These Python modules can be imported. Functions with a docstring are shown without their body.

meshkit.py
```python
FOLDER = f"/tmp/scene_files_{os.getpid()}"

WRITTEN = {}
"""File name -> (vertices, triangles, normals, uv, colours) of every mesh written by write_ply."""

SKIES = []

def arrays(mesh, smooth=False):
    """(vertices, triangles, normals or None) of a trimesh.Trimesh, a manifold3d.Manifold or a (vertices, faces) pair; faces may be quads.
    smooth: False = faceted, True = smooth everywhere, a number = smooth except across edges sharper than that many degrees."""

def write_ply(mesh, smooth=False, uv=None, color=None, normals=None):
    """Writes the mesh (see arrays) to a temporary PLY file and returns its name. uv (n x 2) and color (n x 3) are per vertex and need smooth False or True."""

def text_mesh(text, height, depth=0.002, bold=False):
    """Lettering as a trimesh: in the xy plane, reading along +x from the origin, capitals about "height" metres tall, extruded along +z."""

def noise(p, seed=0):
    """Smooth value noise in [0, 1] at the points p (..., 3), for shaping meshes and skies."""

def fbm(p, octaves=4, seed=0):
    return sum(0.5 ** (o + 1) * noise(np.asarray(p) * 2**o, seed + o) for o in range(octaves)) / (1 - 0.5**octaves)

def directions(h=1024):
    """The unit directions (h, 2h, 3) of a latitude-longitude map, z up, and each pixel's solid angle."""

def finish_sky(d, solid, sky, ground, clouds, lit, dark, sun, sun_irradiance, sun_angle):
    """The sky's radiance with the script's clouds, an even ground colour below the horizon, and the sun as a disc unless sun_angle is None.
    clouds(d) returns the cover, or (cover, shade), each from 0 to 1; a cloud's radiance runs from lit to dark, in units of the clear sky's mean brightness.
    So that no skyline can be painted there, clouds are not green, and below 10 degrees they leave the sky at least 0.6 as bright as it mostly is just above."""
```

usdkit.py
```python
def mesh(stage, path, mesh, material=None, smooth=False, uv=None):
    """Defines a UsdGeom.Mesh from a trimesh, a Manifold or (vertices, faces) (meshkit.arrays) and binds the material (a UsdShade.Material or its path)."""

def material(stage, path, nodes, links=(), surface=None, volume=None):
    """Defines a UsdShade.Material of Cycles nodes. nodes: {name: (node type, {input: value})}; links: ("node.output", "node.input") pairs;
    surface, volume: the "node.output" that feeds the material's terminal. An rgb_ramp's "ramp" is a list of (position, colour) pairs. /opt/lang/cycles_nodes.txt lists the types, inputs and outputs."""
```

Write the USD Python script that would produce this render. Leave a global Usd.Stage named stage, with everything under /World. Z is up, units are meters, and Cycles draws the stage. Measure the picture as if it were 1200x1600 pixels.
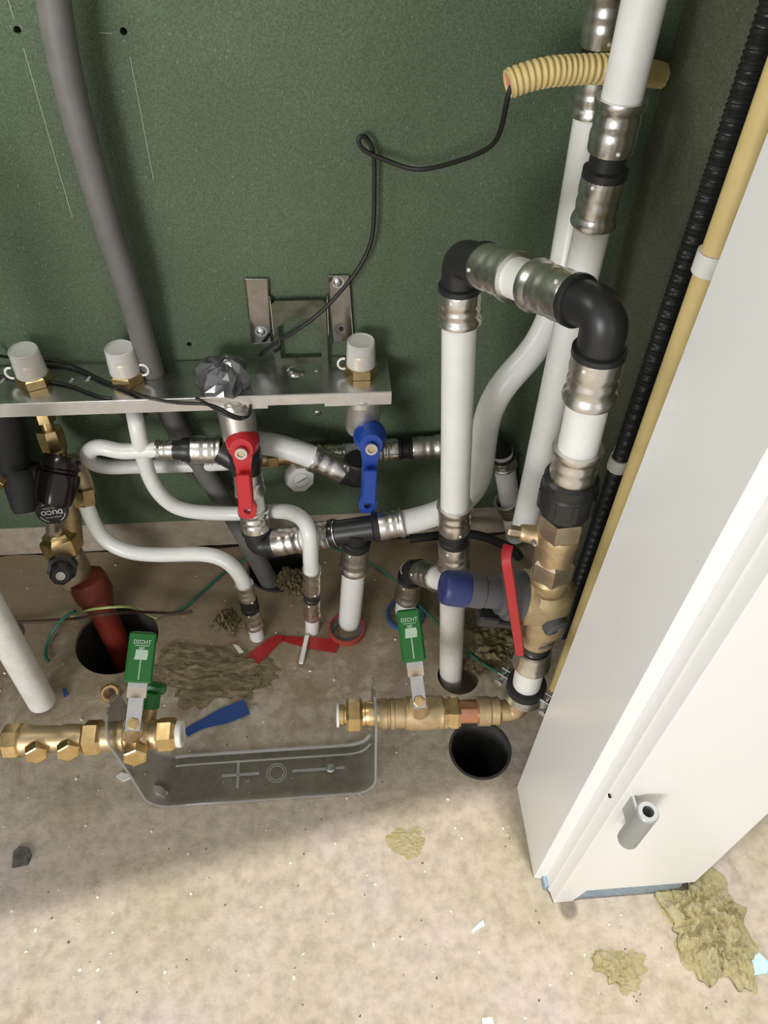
import math, numpy as np, trimesh, usdkit, meshkit
from pxr import Usd, UsdGeom, UsdLux, UsdShade, Gf, Sdf
from shapely.geometry import Polygon, Point, box as sbox
from scipy.interpolate import CubicSpline
from scipy.spatial import ConvexHull

stage = Usd.Stage.CreateInMemory()
UsdGeom.SetStageUpAxis(stage, UsdGeom.Tokens.z)
UsdGeom.SetStageMetersPerUnit(stage, 1.0)
stage.DefinePrim('/World', 'Xform'); stage.DefinePrim('/World/Looks', 'Scope')

# ------------------------------------------------------------------ camera (calibrated from the vanishing points)
FPX, H = 1185.0, 0.94
EXPOSURE = 0.0
def nrm(v): v = np.array(v, float); return v / np.linalg.norm(v)
zd = nrm([563 - 600, 1870 - 800, FPX]); xr = np.array([16900., -750, FPX]); xr = nrm(xr - zd * (xr @ zd))
ya = np.cross(zd, xr)
if ya[2] < 0: ya = -ya
CAM = np.stack([xr, ya, -zd])                    # world = CAM @ (right, down, forward)
RIGHT, DOWN, FWD = CAM[:, 0], CAM[:, 1], CAM[:, 2]
EYE = np.array([0, 0, H])
cam = UsdGeom.Camera.Define(stage, '/World/camera')
mx = np.eye(4); mx[0, :3], mx[1, :3], mx[2, :3], mx[3, :3] = RIGHT, -DOWN, -FWD, EYE
cam.AddTransformOp().Set(Gf.Matrix4d(*mx.ravel().tolist()))
cam.CreateHorizontalApertureAttr(36.0); cam.CreateVerticalApertureAttr(48.0)
cam.CreateFocalLengthAttr(FPX / 1200 * 36.0); cam.CreateClippingRangeAttr(Gf.Vec2f(0.02, 100))
cam.CreateExposureAttr(EXPOSURE)

# ------------------------------------------------------------------ light: daylight of the room, its ceiling lamp, the closet's lamp
dome = UsdLux.DomeLight.Define(stage, '/World/room_daylight')
dome.CreateIntensityAttr(0.20); dome.CreateColorAttr(Gf.Vec3f(1.0, 0.985, 0.96))
def lamp_rect(name, pos, target, w, h, inten, col):
    l = UsdLux.RectLight.Define(stage, '/World/' + name)
    l.CreateWidthAttr(w); l.CreateHeightAttr(h); l.CreateIntensityAttr(inten); l.CreateColorAttr(Gf.Vec3f(*col))
    z = nrm(np.array(pos) - np.array(target)); up = np.array([0, 1, 0]) if abs(z[1]) < .9 else np.array([0, 0, 1])
    x = nrm(np.cross(up, z)); y = np.cross(z, x); m = np.eye(4); m[0, :3], m[1, :3], m[2, :3], m[3, :3] = x, y, z, pos
    l.AddTransformOp().Set(Gf.Matrix4d(*m.ravel().tolist()))
lamp_rect('room_lamp', (0.25, 0.15, 2.55), (0.25, 0.15, 0), .045, .045, 9200.0, (1.0, .96, .92))
lamp_rect('room_window', (-1.5, -2.2, 1.0), (0, .6, .5), 1.0, .8, 22.0, (1.0, .99, .97))
lamp_rect('closet_lamp', (-0.40, 0.50, 1.06), (-0.16, 0.78, 0.70), .16, .10, 29.0, (1.0, .98, .93))

# ------------------------------------------------------------------ helpers: places
def ray(px, py): return CAM @ np.array([(px - 600) / FPX, (py - 800) / FPX, 1.0])
def at(px, py, Y=None, Z=None, X=None):          # the point seen at a photo position that lies in a given plane of the room
    d = ray(px, py); t = Y / d[1] if Y is not None else (Z - H) / d[2] if Z is not None else X / d[0]
    return EYE + d * t
def proj(p): c = CAM.T @ (np.asarray(p, float) - EYE); return np.array([c[0] / c[2] * FPX + 600, c[1] / c[2] * FPX + 800])
def ppm(p): return FPX / (CAM.T @ (np.asarray(p, float) - EYE))[2]
def on(A, B, v, k=1):                            # the point of the line A-B with photo coordinate v (k=1: y, 0: x)
    lo, hi = -.45, 1.45; f = lambda t: proj(A + (B - A) * t)[k] - v; s = f(hi) > f(lo)
    for _ in range(50):
        m = (lo + hi) / 2
        if (f(m) > 0) == s: hi = m
        else: lo = m
    return A + (B - A) * lo

# ------------------------------------------------------------------ helpers: meshes
def frames(d):
    d = nrm(d); a = np.array([0, 0, 1.]) if abs(d[2]) < .9 else np.array([1., 0, 0])
    u = nrm(np.cross(a, d)); return u, np.cross(d, u), d
def cat(*ms): return trimesh.util.concatenate([m for m in ms if m is not None])
def spin(A, d, prof, n=28, ring=False, phase=0.0):
    """Turned shape: prof = [(distance along d from A, radius)]; ring closes the profile on itself (a tube)."""
    A = np.asarray(A, float); u, w, d = frames(d); prof = np.array(prof, float)
    if not ring:
        prof = np.vstack([[prof[0, 0], 0], prof, [prof[-1, 0], 0]])
    th = np.arange(n) * 2 * np.pi / n + phase
    V = A + prof[:, None, :1] * d + prof[:, None, 1:] * (np.cos(th)[:, None] * u + np.sin(th)[:, None] * w)[None]
    m = len(prof); F = []
    for i in range(m if ring else m - 1):
        a, b = i * n, ((i + 1) % m) * n
        for j in range(n):
            k = (j + 1) % n; F += [[a + j, b + k, b + j], [a + j, a + k, b + k]]
    t = trimesh.Trimesh(V.reshape(-1, 3), F, process=False)
    t.merge_vertices(); t.update_faces(t.nondegenerate_faces()); t.fix_normals()
    return t
def hexnut(A, d, L, r, n=6, phase=.3, ch=.12):
    return spin(A, d, [(0, r * .86), (L * ch, r), (L * (1 - ch), r), (L, r * .86)], n, phase=phase)
def cyl(A, B, r, n=24, ch=0.0):
    A, B = np.asarray(A, float), np.asarray(B, float); L = np.linalg.norm(B - A); c = min(ch, L / 3)
    return spin(A, B - A, [(0, r - c), (c, r), (L - c, r), (L, r - c)] if c else [(0, r), (L, r)], n)
def fillet(pts, R, k=8):
    pts = [np.asarray(p, float) for p in pts]; out = [pts[0]]; Rs = R if np.ndim(R) else [R] * (len(pts) - 2)
    for i in range(1, len(pts) - 1):
        a, b, c = pts[i - 1:i + 2]; u, v = nrm(a - b), nrm(c - b); ang = math.acos(np.clip(u @ v, -1, 1))
        if ang > 3.1: out.append(b); continue
        t = min(Rs[i - 1] / math.tan(ang / 2), .49 * np.linalg.norm(a - b), .49 * np.linalg.norm(c - b))
        for s in np.linspace(0, 1, k):
            out.append((1 - s) ** 2 * (b + u * t) + 2 * s * (1 - s) * b * 1.0 + s ** 2 * (b + v * t))
    return np.array(out + [pts[-1]])
def spline(pts, n=40):
    pts = np.array(pts, float); s = np.r_[0, np.cumsum(np.linalg.norm(np.diff(pts, axis=0), axis=1) ** .5)]
    return CubicSpline(s, pts)(np.linspace(0, s[-1], n))
def tube(pts, r, n=16, hollow=None, prof=None):
    """Round rod along pts; r one radius or one per point; prof gives a cross-section polygon instead (k x 2, in normal and binormal)."""
    P = np.array(pts, float); T = np.gradient(P, axis=0); T /= np.linalg.norm(T, axis=1)[:, None]
    u = frames(T[0])[0]; U = []
    for t in T: u = nrm(u - t * (u @ t)); U.append(u)
    U = np.array(U); W = np.cross(T, U); r = np.broadcast_to(r, len(P))
    th = np.arange(n) * 2 * np.pi / n; c = np.stack([np.cos(th), np.sin(th)], 1) if prof is None else np.array(prof); n = len(c)
    V = P[:, None] + r[:, None, None] * (c[None, :, :1] * U[:, None] + c[None, :, 1:] * W[:, None])
    F = []
    for i in range(len(P) - 1):
        for j in range(n):
            k = (j + 1) % n; a, b = i * n, (i + 1) * n; F += [[a + j, a + k, b + k], [a + j, b + k, b + j]]
    V = V.reshape(-1, 3); e = len(V); V = np.vstack([V, P[0], P[-1]]); l = (len(P) - 1) * n
    for j in range(n):
        k = (j + 1) % n; F += [[e, k, j], [e + 1, l + j, l + k]]
    return trimesh.Trimesh(V, F, process=False)
def cbox(sx, sy, sz, c=.001):
    P = [(a * (sx / 2 - (c if i != 0 else 0)), b * (sy / 2 - (c if i != 1 else 0)), d * (sz / 2 - (c if i != 2 else 0)))
         for a in (-1, 1) for b in (-1, 1) for d in (-1, 1) for i in range(3)]
    h = trimesh.convex.convex_hull(np.array(P)); return h
def put(m, O, u, v=None, n=None):                # local axes x,y,z -> u,v,n at O
    u = nrm(u)
    if v is None: v = np.cross(n, u)
    v = nrm(v - u * (v @ u)); w = np.cross(u, v)
    m = m.copy(); m.vertices = np.asarray(O) + m.vertices @ np.stack([u, v, w]); return m
def obox(O, u, v, sx, sy, sz, c=.001): return put(cbox(sx, sy, sz, c), O, u, v)
def bxx(x0, x1, y0, y1, z0, z1, c=.0):
    m = cbox(x1 - x0, y1 - y0, z1 - z0, c) if c else trimesh.creation.box((x1 - x0, y1 - y0, z1 - z0))
    m.apply_translation(((x0 + x1) / 2, (y0 + y1) / 2, (z0 + z1) / 2)); return m
def extr(poly, h): return trimesh.creation.extrude_polygon(poly, h, engine='earcut')
def text(s, h, O, u, v, bold=False, d=.0002):
    m = meshkit.text_mesh(s, h, d, bold); b = m.bounds; m.apply_translation((-(b[0, 0] + b[1, 0]) / 2, -(b[0, 1] + b[1, 1]) / 2, 0)); return put(m, O, u, v)
def plateimg(pts, O, nv, th):                    # flat plate of thickness th whose outline is given as points of the plane through O across nv
    u, w, d = frames(nv); P = np.array([[(np.asarray(p) - O) @ u, (np.asarray(p) - O) @ w] for p in pts])
    m = extr(Polygon(P).buffer(0), th); return put(m, O, u, w)
def rough(m, amp, freq, seed=0):
    m = m.copy(); n = m.vertex_normals; m.vertices = m.vertices + n * ((meshkit.fbm(m.vertices * freq + 50, 3, seed) - .5) * 2 * amp)[:, None]; return m

# ------------------------------------------------------------------ helpers: prims
used = {}
def free(path):
    if path not in used: used[path] = 0; return path
    used[path] += 1; return free(f'{path}_{used[path]:03d}') if f'{path}_{used[path]:03d}' in used else mark(f'{path}_{used[path]:03d}')
def mark(p): used[p] = 0; return p
class Node:
    def __init__(s, path, loc): s.path, s.loc = path, np.array(loc, float)
def keys(prim, **k):
    for a, b in k.items():
        if b: prim.SetCustomDataByKey(a, b)
def thing(name, label, category, loc=(0, 0, 0), group=None, kind=None):
    p = free('/World/' + name); x = UsdGeom.Xform.Define(stage, p); x.AddTranslateOp().Set(Gf.Vec3d(*map(float, loc)))
    keys(x.GetPrim(), label=label, category=category, group=group, kind=kind); return Node(p, loc)
def part(T, name, m, mat, label=None, smooth=32, kind=None):
    p = free(T.path + '/' + name); m = m.copy(); m.vertices = m.vertices - T.loc
    g = usdkit.mesh(stage, p, m, M[mat], smooth); keys(g.GetPrim(), label=label, kind=kind); return Node(p, T.loc)
def solo(name, label, category, m, mat, loc=None, group=None, kind=None, smooth=32):
    p = free('/World/' + name); m = m.copy(); loc = np.array([*m.bounds.mean(0)[:2], m.bounds[0, 2]]) if loc is None else np.array(loc, float)
    m.vertices = m.vertices - loc; g = usdkit.mesh(stage, p, m, M[mat], smooth); g.AddTranslateOp().Set(Gf.Vec3d(*map(float, loc)))
    keys(g.GetPrim(), label=label, category=category, group=group, kind=kind); return Node(p, loc)
def struct(name, m, mat, label=None, smooth=30, T=None):
    if T is not None: return part(T, name, m, mat, label, smooth)
    p = free('/World/' + name); g = usdkit.mesh(stage, p, m, M[mat], smooth); keys(g.GetPrim(), kind='structure', label=label); return Node(p, (0, 0, 0))

# ------------------------------------------------------------------ materials
M = {}
def mat(name, col, rough=.5, metal=0.0, col2=None, scale=40, bump=0.0, bscale=None, bdist=.002, detail=4, extra=None, lo=.35, hi=.65, rvar=0.0):
    nodes = {'p': ('principled_bsdf', {'base_color': col, 'roughness': rough, 'metallic': metal, **(extra or {})})}; links = []
    if col2 is not None or bump or rvar:
        nodes['t'] = ('geometry', {})
    if col2 is not None:
        nodes['n'] = ('noise_texture', {'scale': scale, 'detail': detail, 'roughness': .6})
        nodes['r'] = ('rgb_ramp', {'ramp': [(lo, col), (hi, col2)]})
        links += [('t.position', 'n.vector'), ('n.fac', 'r.fac'), ('r.color', 'p.base_color')]
    if rvar:
        nodes['n3'] = ('noise_texture', {'scale': scale * .6, 'detail': 3})
        nodes['mr'] = ('map_range', {'from_min': .3, 'from_max': .7, 'to_min': rough, 'to_max': rough + rvar})
        links += [('t.position', 'n3.vector'), ('n3.fac', 'mr.value'), ('mr.result', 'p.roughness')]
    if bump:
        nodes['n2'] = ('noise_texture', {'scale': bscale or scale * 3, 'detail': 4})
        nodes['b'] = ('bump', {'strength': bump, 'distance': bdist})
        links += [('t.position', 'n2.vector'), ('n2.fac', 'b.height'), ('b.normal', 'p.normal')]
    M[name] = usdkit.material(stage, '/World/Looks/' + name, nodes, links, surface='p.BSDF')
mat('white_pipe', (.80, .80, .78), .32, 0, (.74, .74, .71), 30)
mat('dirty_white_pipe', (.80, .79, .76), .42, 0, (.72, .69, .64), 60)
mat('steel', (.76, .74, .71), .24, 1.0, (.66, .64, .60), 90, rvar=.12)
mat('lip_steel', (.86, .85, .84), .36, .75, (.74, .73, .72), 30)
mat('dark_reflection_steel', (.20, .20, .21), .16, 1.0, (.32, .31, .30), 30)  # darkened colour stands in for a dark reflection in the wall tabs
mat('olive_steel', (.16, .17, .13), .3, .8, (.10, .11, .085), 60, rvar=.15)
mat('bracket_steel', (.70, .70, .68), .16, 1.0, (.56, .56, .54), 40, rvar=.16)
mat('zinc', (.62, .64, .66), .32, 1.0, (.48, .50, .52), 160)
mat('nickel', (.62, .59, .55), .42, .9, (.52, .49, .45), 60)
mat('black_plastic', (.018, .018, .019), .38)
mat('black_rubber', (.013, .013, .013), .75)
mat('brass', (.74, .55, .28), .26, 1.0, (.60, .43, .20), 70, rvar=.12)
mat('cast_brass', (.62, .48, .29), .45, .85, (.50, .38, .22), 120, bump=.25, bscale=900, bdist=.0004)
mat('dusty_brass', (.50, .385, .21), .48, .6, (.40, .31, .18), 90, bump=.2, bscale=700, bdist=.0004)
mat('dull_brass', (.46, .38, .27), .42, .85, (.36, .30, .21), 90, bump=.15, bscale=700, bdist=.0004)
mat('copper', (.72, .36, .22), .3, 1.0, (.6, .28, .17), 60)
mat('red_plastic', (.55, .022, .028), .35)
mat('blue_plastic', (.012, .055, .33), .35)
mat('navy_plastic', (.018, .03, .13), .45)
mat('red_grip', (.40, .016, .02), .4)
mat('red_pipe', (.20, .022, .008), .5, 0, (.15, .017, .008), 50)
mat('red_coupling', (.16, .028, .012), .5, 0, (.13, .024, .011), 60)
mat('green_grip', (.012, .13, .022), .42)
mat('green_print', (.42, .55, .42), .6)
mat('grey_plastic', (.075, .075, .08), .5)
mat('dark_red_plastic', (.010, .005, .005), .2)
mat('white_print', (.75, .75, .75), .6)
mat('black_print', (.05, .05, .05), .6)
mat('white_plastic', (.78, .77, .74), .4)
mat('conduit_grey', (.155, .15, .145), .5, 0, (.13, .125, .12), 30)
mat('cream_conduit', (.72, .56, .25), .45, 0, (.66, .51, .22), 40)
mat('pink_lining', (.7, .3, .22), .5)
mat('black_cable', (.010, .010, .010), .5)
mat('brown_wire', (.05, .022, .012), .5)
mat('green_wire', (.015, .13, .085), .45)
mat('yellow_green_wire', (.32, .38, .13), .45)
mat('frame_paint', (.85, .85, .84), .3)
mat('hinge_grey', (.34, .36, .35), .42, .3)
mat('hole_dark', (.035, .03, .025), .9)
mat('joint_dirt', (.07, .055, .04), .9)
mat('dark_void', (.012, .011, .010), .9)
mat('sleeve_grey', (.075, .073, .07), .6, 0, (.05, .048, .045), 60)
mat('galvanised', (.36, .46, .56), .5, .35, (.24, .32, .40), 150)
mat('wool', (.38, .345, .20), .95, 0, (.34, .30, .14), 70, bump=.6, bscale=330, bdist=.003)
mat('dark_wool', (.23, .19, .105), .95, 0, (.15, .12, .065), 70, bump=.6, bscale=330, bdist=.003)
mat('tape_red', (.38, .02, .022), .35)
mat('tape_blue', (.02, .06, .24), .35)
mat('grey_film', (.22, .225, .235), .22, .5, (.10, .105, .11), 50)
mat('pale_blue_paper', (.45, .68, .80), .7)
mat('crumb', (.75, .72, .64), .8)
mat('dark_crumb', (.12, .10, .08), .85)
mat('plaster_white', (.72, .70, .66), .85)
mat('foam_grey', (.13, .12, .115), .9, 0, (.07, .065, .06), 120)
mat('blue_sleeve', (.03, .09, .26), .5)
mat('red_sleeve', (.36, .05, .035), .5)
mat('scratch', (.33, .38, .30), .8)
def board(name, c1, c2):
    M[name] = usdkit.material(stage, '/World/Looks/' + name, {
        't': ('geometry', {}), 'a': ('noise_texture', {'scale': 6, 'detail': 3}), 'b': ('noise_texture', {'scale': 520, 'detail': 3, 'roughness': .75}),
        'm': ('mapping', {'scale': (1.6, 1, .5)}), 'v': ('voronoi_texture', {'scale': 240}), 'vr': ('rgb_ramp', {'ramp': [(0, (1, 1, 1)), (.1, (.75, .75, .75)), (.2, (0, 0, 0))]}),
        'w': ('white_noise_texture', {}), 'wr': ('rgb_ramp', {'ramp': [(.70, (0, 0, 0)), (1, (.7, .7, .7))]}),
        'ra': ('rgb_ramp', {'ramp': [(.3, c1), (.7, c2)]}), 'rb': ('rgb_ramp', {'ramp': [(.32, (.60, .60, .60)), (.5, (1, 1, 1)), (.7, (1.5, 1.5, 1.5))]}),
        'mu': ('mix_color', {'blend_type': 'multiply', 'fac': 1.0, 'use_clamp': False}), 'k': ('math', {'math_type': 'multiply'}),
        'sp': ('mix_color', {'b': (.42, .46, .36)}), 'bp': ('bump', {'strength': .35, 'distance': .001}), 'p': ('principled_bsdf', {'roughness': .72})},
        [('t.position', 'a.vector'), ('t.position', 'b.vector'), ('t.position', 'm.vector'), ('m.vector', 'v.vector'), ('v.distance', 'vr.fac'), ('v.position', 'w.vector'), ('w.value', 'wr.fac'),
         ('a.fac', 'ra.fac'), ('b.fac', 'rb.fac'), ('ra.color', 'mu.a'), ('rb.color', 'mu.b'), ('vr.color', 'k.value1'), ('wr.color', 'k.value2'), ('mu.result', 'sp.a'), ('k.value', 'sp.fac'),
         ('sp.result', 'p.base_color'), ('b.fac', 'bp.height'), ('bp.normal', 'p.normal')], surface='p.BSDF')
board('green_board', (.064, .097, .055), (.089, .124, .073))
board('olive_board', (.088, .096, .062), (.110, .118, .078))
def concrete(name, c1, c2, c3, spot, dirt_shade):
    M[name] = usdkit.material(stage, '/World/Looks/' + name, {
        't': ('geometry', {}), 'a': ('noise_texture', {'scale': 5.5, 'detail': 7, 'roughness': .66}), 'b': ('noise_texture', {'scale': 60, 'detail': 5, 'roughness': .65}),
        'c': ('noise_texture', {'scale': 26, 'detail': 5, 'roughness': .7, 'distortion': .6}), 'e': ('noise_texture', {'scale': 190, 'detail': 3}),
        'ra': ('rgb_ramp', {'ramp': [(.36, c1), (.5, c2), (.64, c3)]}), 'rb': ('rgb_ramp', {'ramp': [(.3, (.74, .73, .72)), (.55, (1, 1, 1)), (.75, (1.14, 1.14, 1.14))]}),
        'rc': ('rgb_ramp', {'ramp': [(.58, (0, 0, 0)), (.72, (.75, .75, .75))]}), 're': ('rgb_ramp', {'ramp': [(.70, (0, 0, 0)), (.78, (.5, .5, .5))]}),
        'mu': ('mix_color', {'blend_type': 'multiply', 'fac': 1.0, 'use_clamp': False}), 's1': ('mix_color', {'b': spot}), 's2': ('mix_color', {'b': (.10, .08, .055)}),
        'xyz': ('separate_xyz', {}), 'ad': ('math', {'math_type': 'multiply_add', 'value2': .55, 'value3': -.28}), 'ay': ('math', {'math_type': 'add'}), 'dm': ('map_range', {'range_type': 'smoothstep', 'from_min': .40, 'from_max': .62, 'to_min': 0.0, 'to_max': dirt_shade, 'clamp': True}), 's0': ('mix_color', {'b': (.235, .172, .098)}),  # brown dirt tint doubling as painted closet shade, stronger towards the back wall
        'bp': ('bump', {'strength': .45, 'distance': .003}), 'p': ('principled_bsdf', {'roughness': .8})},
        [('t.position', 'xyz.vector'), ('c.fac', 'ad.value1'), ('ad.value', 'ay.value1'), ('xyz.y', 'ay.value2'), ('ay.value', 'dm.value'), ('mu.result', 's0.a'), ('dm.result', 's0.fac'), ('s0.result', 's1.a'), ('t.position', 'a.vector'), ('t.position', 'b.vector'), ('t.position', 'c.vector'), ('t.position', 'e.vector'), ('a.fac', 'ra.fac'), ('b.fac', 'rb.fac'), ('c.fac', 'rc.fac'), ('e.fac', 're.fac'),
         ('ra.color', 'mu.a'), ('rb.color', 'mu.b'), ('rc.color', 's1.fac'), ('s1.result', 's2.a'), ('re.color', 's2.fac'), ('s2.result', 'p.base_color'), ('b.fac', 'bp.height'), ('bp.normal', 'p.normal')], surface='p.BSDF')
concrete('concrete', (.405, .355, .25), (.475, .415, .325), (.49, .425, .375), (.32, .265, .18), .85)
concrete('kerb_concrete', (.38, .33, .26), (.42, .37, .30), (.46, .40, .33), (.30, .25, .18), .2)
def clear(name, tint, fac, rough, base, graz=.6):
    M[name] = usdkit.material(stage, '/World/Looks/' + name, {'tr': ('transparent_bsdf', {'color': tint}), 'p': ('principled_bsdf', {'base_color': base, 'roughness': rough}), 'l': ('layer_weight', {'blend': .35}),
        'mr': ('map_range', {'from_min': 0.0, 'from_max': 1.0, 'to_min': fac, 'to_max': min(1.0, fac + graz)}), 'm': ('mix_closure', {})},
        [('l.facing', 'mr.value'), ('mr.result', 'm.fac'), ('tr.BSDF', 'm.closure1'), ('p.BSDF', 'm.closure2')], surface='m.closure')
clear('clear_plastic', (.80, .80, .79), .06, .10, (.30, .30, .29), .30)
clear('clear_edge_lit', (.86, .86, .85), .30, .12, (.55, .55, .54), .3)  # paler clear plastic, the brightness of light-catching edges is in the colour
clear('frosted_plastic', (.97, .97, .96), .26, .35, (.96, .96, .96), .45)

# ================================================================== the room
YW, XW = 0.785, 0.343
A0, B0, C0, D0, E0 = (.2205, .367), (.2190, .2605), (.2310, .2580), (.2350, .2325), tuple(at(1085, 1377, Z=.040)[:2])
WALLZ = 0.066
holes = [(at(183, 998, Z=0)[:2], .058, False), (at(433, 888, Z=0)[:2], .046, True), (at(750, 1171, Z=0)[:2], .0405, True), (at(14, 992, Z=0)[:2], .021, True), (at(716, 1056, Z=0)[:2], .029, False)]
xs_ = np.linspace(-.9, XW, 120); fl = sbox(-1.6, -1.0, 1.6, 1.0).difference(Polygon([(x, YW + .0035 - .007 * meshkit.noise(np.array([x * 34, 0, 0]), 5)) for x in xs_] + [(XW, .9), (-.9, .9)]))
for c, r, s in holes: fl = fl.difference(Point(*c).buffer(r, 24))
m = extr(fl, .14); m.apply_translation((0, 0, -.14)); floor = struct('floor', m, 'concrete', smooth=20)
for c, r, s in holes:
    if s: part(floor, 'hole_sleeve', spin((*c, -.2), (0, 0, 1), [(0, r - .003), (.2005, r - .003), (.2005, r + .0004), (0, r + .0004)], 40, ring=True), 'sleeve_grey', 'grey plastic sleeve lining a round hole')
    part(floor, 'hole_shade', spin((*c, -.2), (0, 0, 1), [(0, r - .001), (.194, r - .001), (.194, r + .002), (0, r + .002)], 40, ring=True), 'hole_dark') if r > .055 else None  # dark tube standing in for the shade inside the bare concrete hole
    part(floor, 'hole_bottom', spin((*c, -.21), (0, 0, 1), [(0, r + .01), (.02, r + .01)], 24), 'dark_void')
wp = sbox(-.9, WALLZ, XW + .03, 2.2)
screw_at = [at(x, y, Y=YW) for x, y in ((27, 47), (193, 49), (296, 538))]
for q in screw_at: wp = wp.difference(Point(q[0], q[2]).buffer(.0032, 8))
m = extr(wp, .018); m.vertices = np.stack([m.vertices[:, 0], YW + m.vertices[:, 2], m.vertices[:, 1]], 1); m.fix_normals()
wall_back = struct('wall_back', m, 'green_board')
part(wall_back, 'dark_backing', bxx(-.9, XW + .03, YW + .019, YW + .05, WALLZ, 2.2), 'dark_void')  # dark sheet standing in for the shade behind the screw holes
part(floor, 'joint', bxx(-.9, XW, YW - .012, YW + .05, -.02, -.003), 'joint_dirt', 'dark joint between floor and kerb')
# chalk scratches and torn paper spots on the board
for a, b in (((13, 0), (22, 30)), ((37, 75), (113, 340)), ((203, 88), (240, 280)), ((155, 51), (176, 52))):
    A, B = at(*a, Y=YW - .0002), at(*b, Y=YW - .0002)
    part(wall_back, 'scratch', obox((A + B) / 2, B - A, np.cross([0, -1, 0], B - A), np.linalg.norm(B - A), .0007, .0004, .0001), 'scratch', 'pale scratch on the green board')
struct('wall_right', bxx(XW, E0[0], .367, 1.0, 0, 2.2), 'olive_board')
struct('wall_left', bxx(-.80, -.74, .2, 1.0, 0, 2.2), 'green_board')
struct('trim_1', rough(bxx(-.9, XW, YW + .004, YW + .06, 0, WALLZ + .004).subdivide_to_size(.03), .0015, 30), 'kerb_concrete', 'concrete kerb below the green board')
m = extr(Polygon([(-.80, .085), (XW, .297), (XW, 1.0), (-.80, 1.0)]), .02); m.apply_translation((0, 0, 1.10)); struct('added_shadow_board', m, 'plaster_white')  # added skewed board, unseen, shaped to cast the shadow edge across the floor

# ------------------------------------------------------------------ steel door frame
def strip(pts, z0, z1, th):
    l = trimesh.util.concatenate([]) if False else None
    from shapely.geometry import LineString
    return LineString(pts).buffer(th / 2, cap_style=2, join_style=1, resolution=4)
door = thing('door_1', 'white painted steel door frame at the right of the closet', None, (.3, .3, 0), kind='structure')
def vertical(poly, z0, z1): m = extr(poly, z1 - z0); m.apply_translation((0, 0, z0)); return m
part(door, 'jamb_reveal', vertical(strip([(.343, .3675), A0, B0, C0], 0, 0, .0016), .001, 2.1), 'frame_paint')
part(door, 'door_stop', vertical(strip([C0, (.2318, .2450), (.2335, .2425), D0, (.2352, .2325)], 0, 0, .0016), .004, 2.1), 'frame_paint')
part(door, 'frame_face', vertical(strip([D0, (.3, .5 * (D0[1] + E0[1])), E0, (E0[0], .262)], 0, 0, .0016), .040, 2.1), 'frame_paint')
part(door, 'frame_foot', put(extr(Polygon([(0, 0), (.0215, 0), (.031, .042), (0, .042)]), .0016), (.2352, .2335, .0005), (1, 0, 0), (0, 0, 1)), 'frame_paint')
part(door, 'metal_track', cat(put(extr(Polygon([(0, 0), (.128, 0), (.128, .039), (0, .039)]), .02), (.253, .2546, .0), nrm(np.array([E0[0] - D0[0], E0[1] - D0[1], 0])), (0, 0, 1)), bxx(.226, .234, .246, .262, 0, .012, .001)), 'galvanised', 'blue-grey galvanised track under the frame')
sl = at(953, 1243, X=.2325); part(door, 'screw_slot', put(spin((0, 0, 0), (0, 0, 1), [(-.001, .0022), (.0012, .0022)], 14), sl, (0, 1, 0), (0, 0, 2)), 'dark_void', 'dark slot in the stop')
struct('wall_front', bxx(.24, E0[0] - .001, .264, .366, .045, 2.1), 'plaster_white')
hA = at(1013, 1268, Y=.2165); hB = hA - np.array([0, 0, .066])
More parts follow.
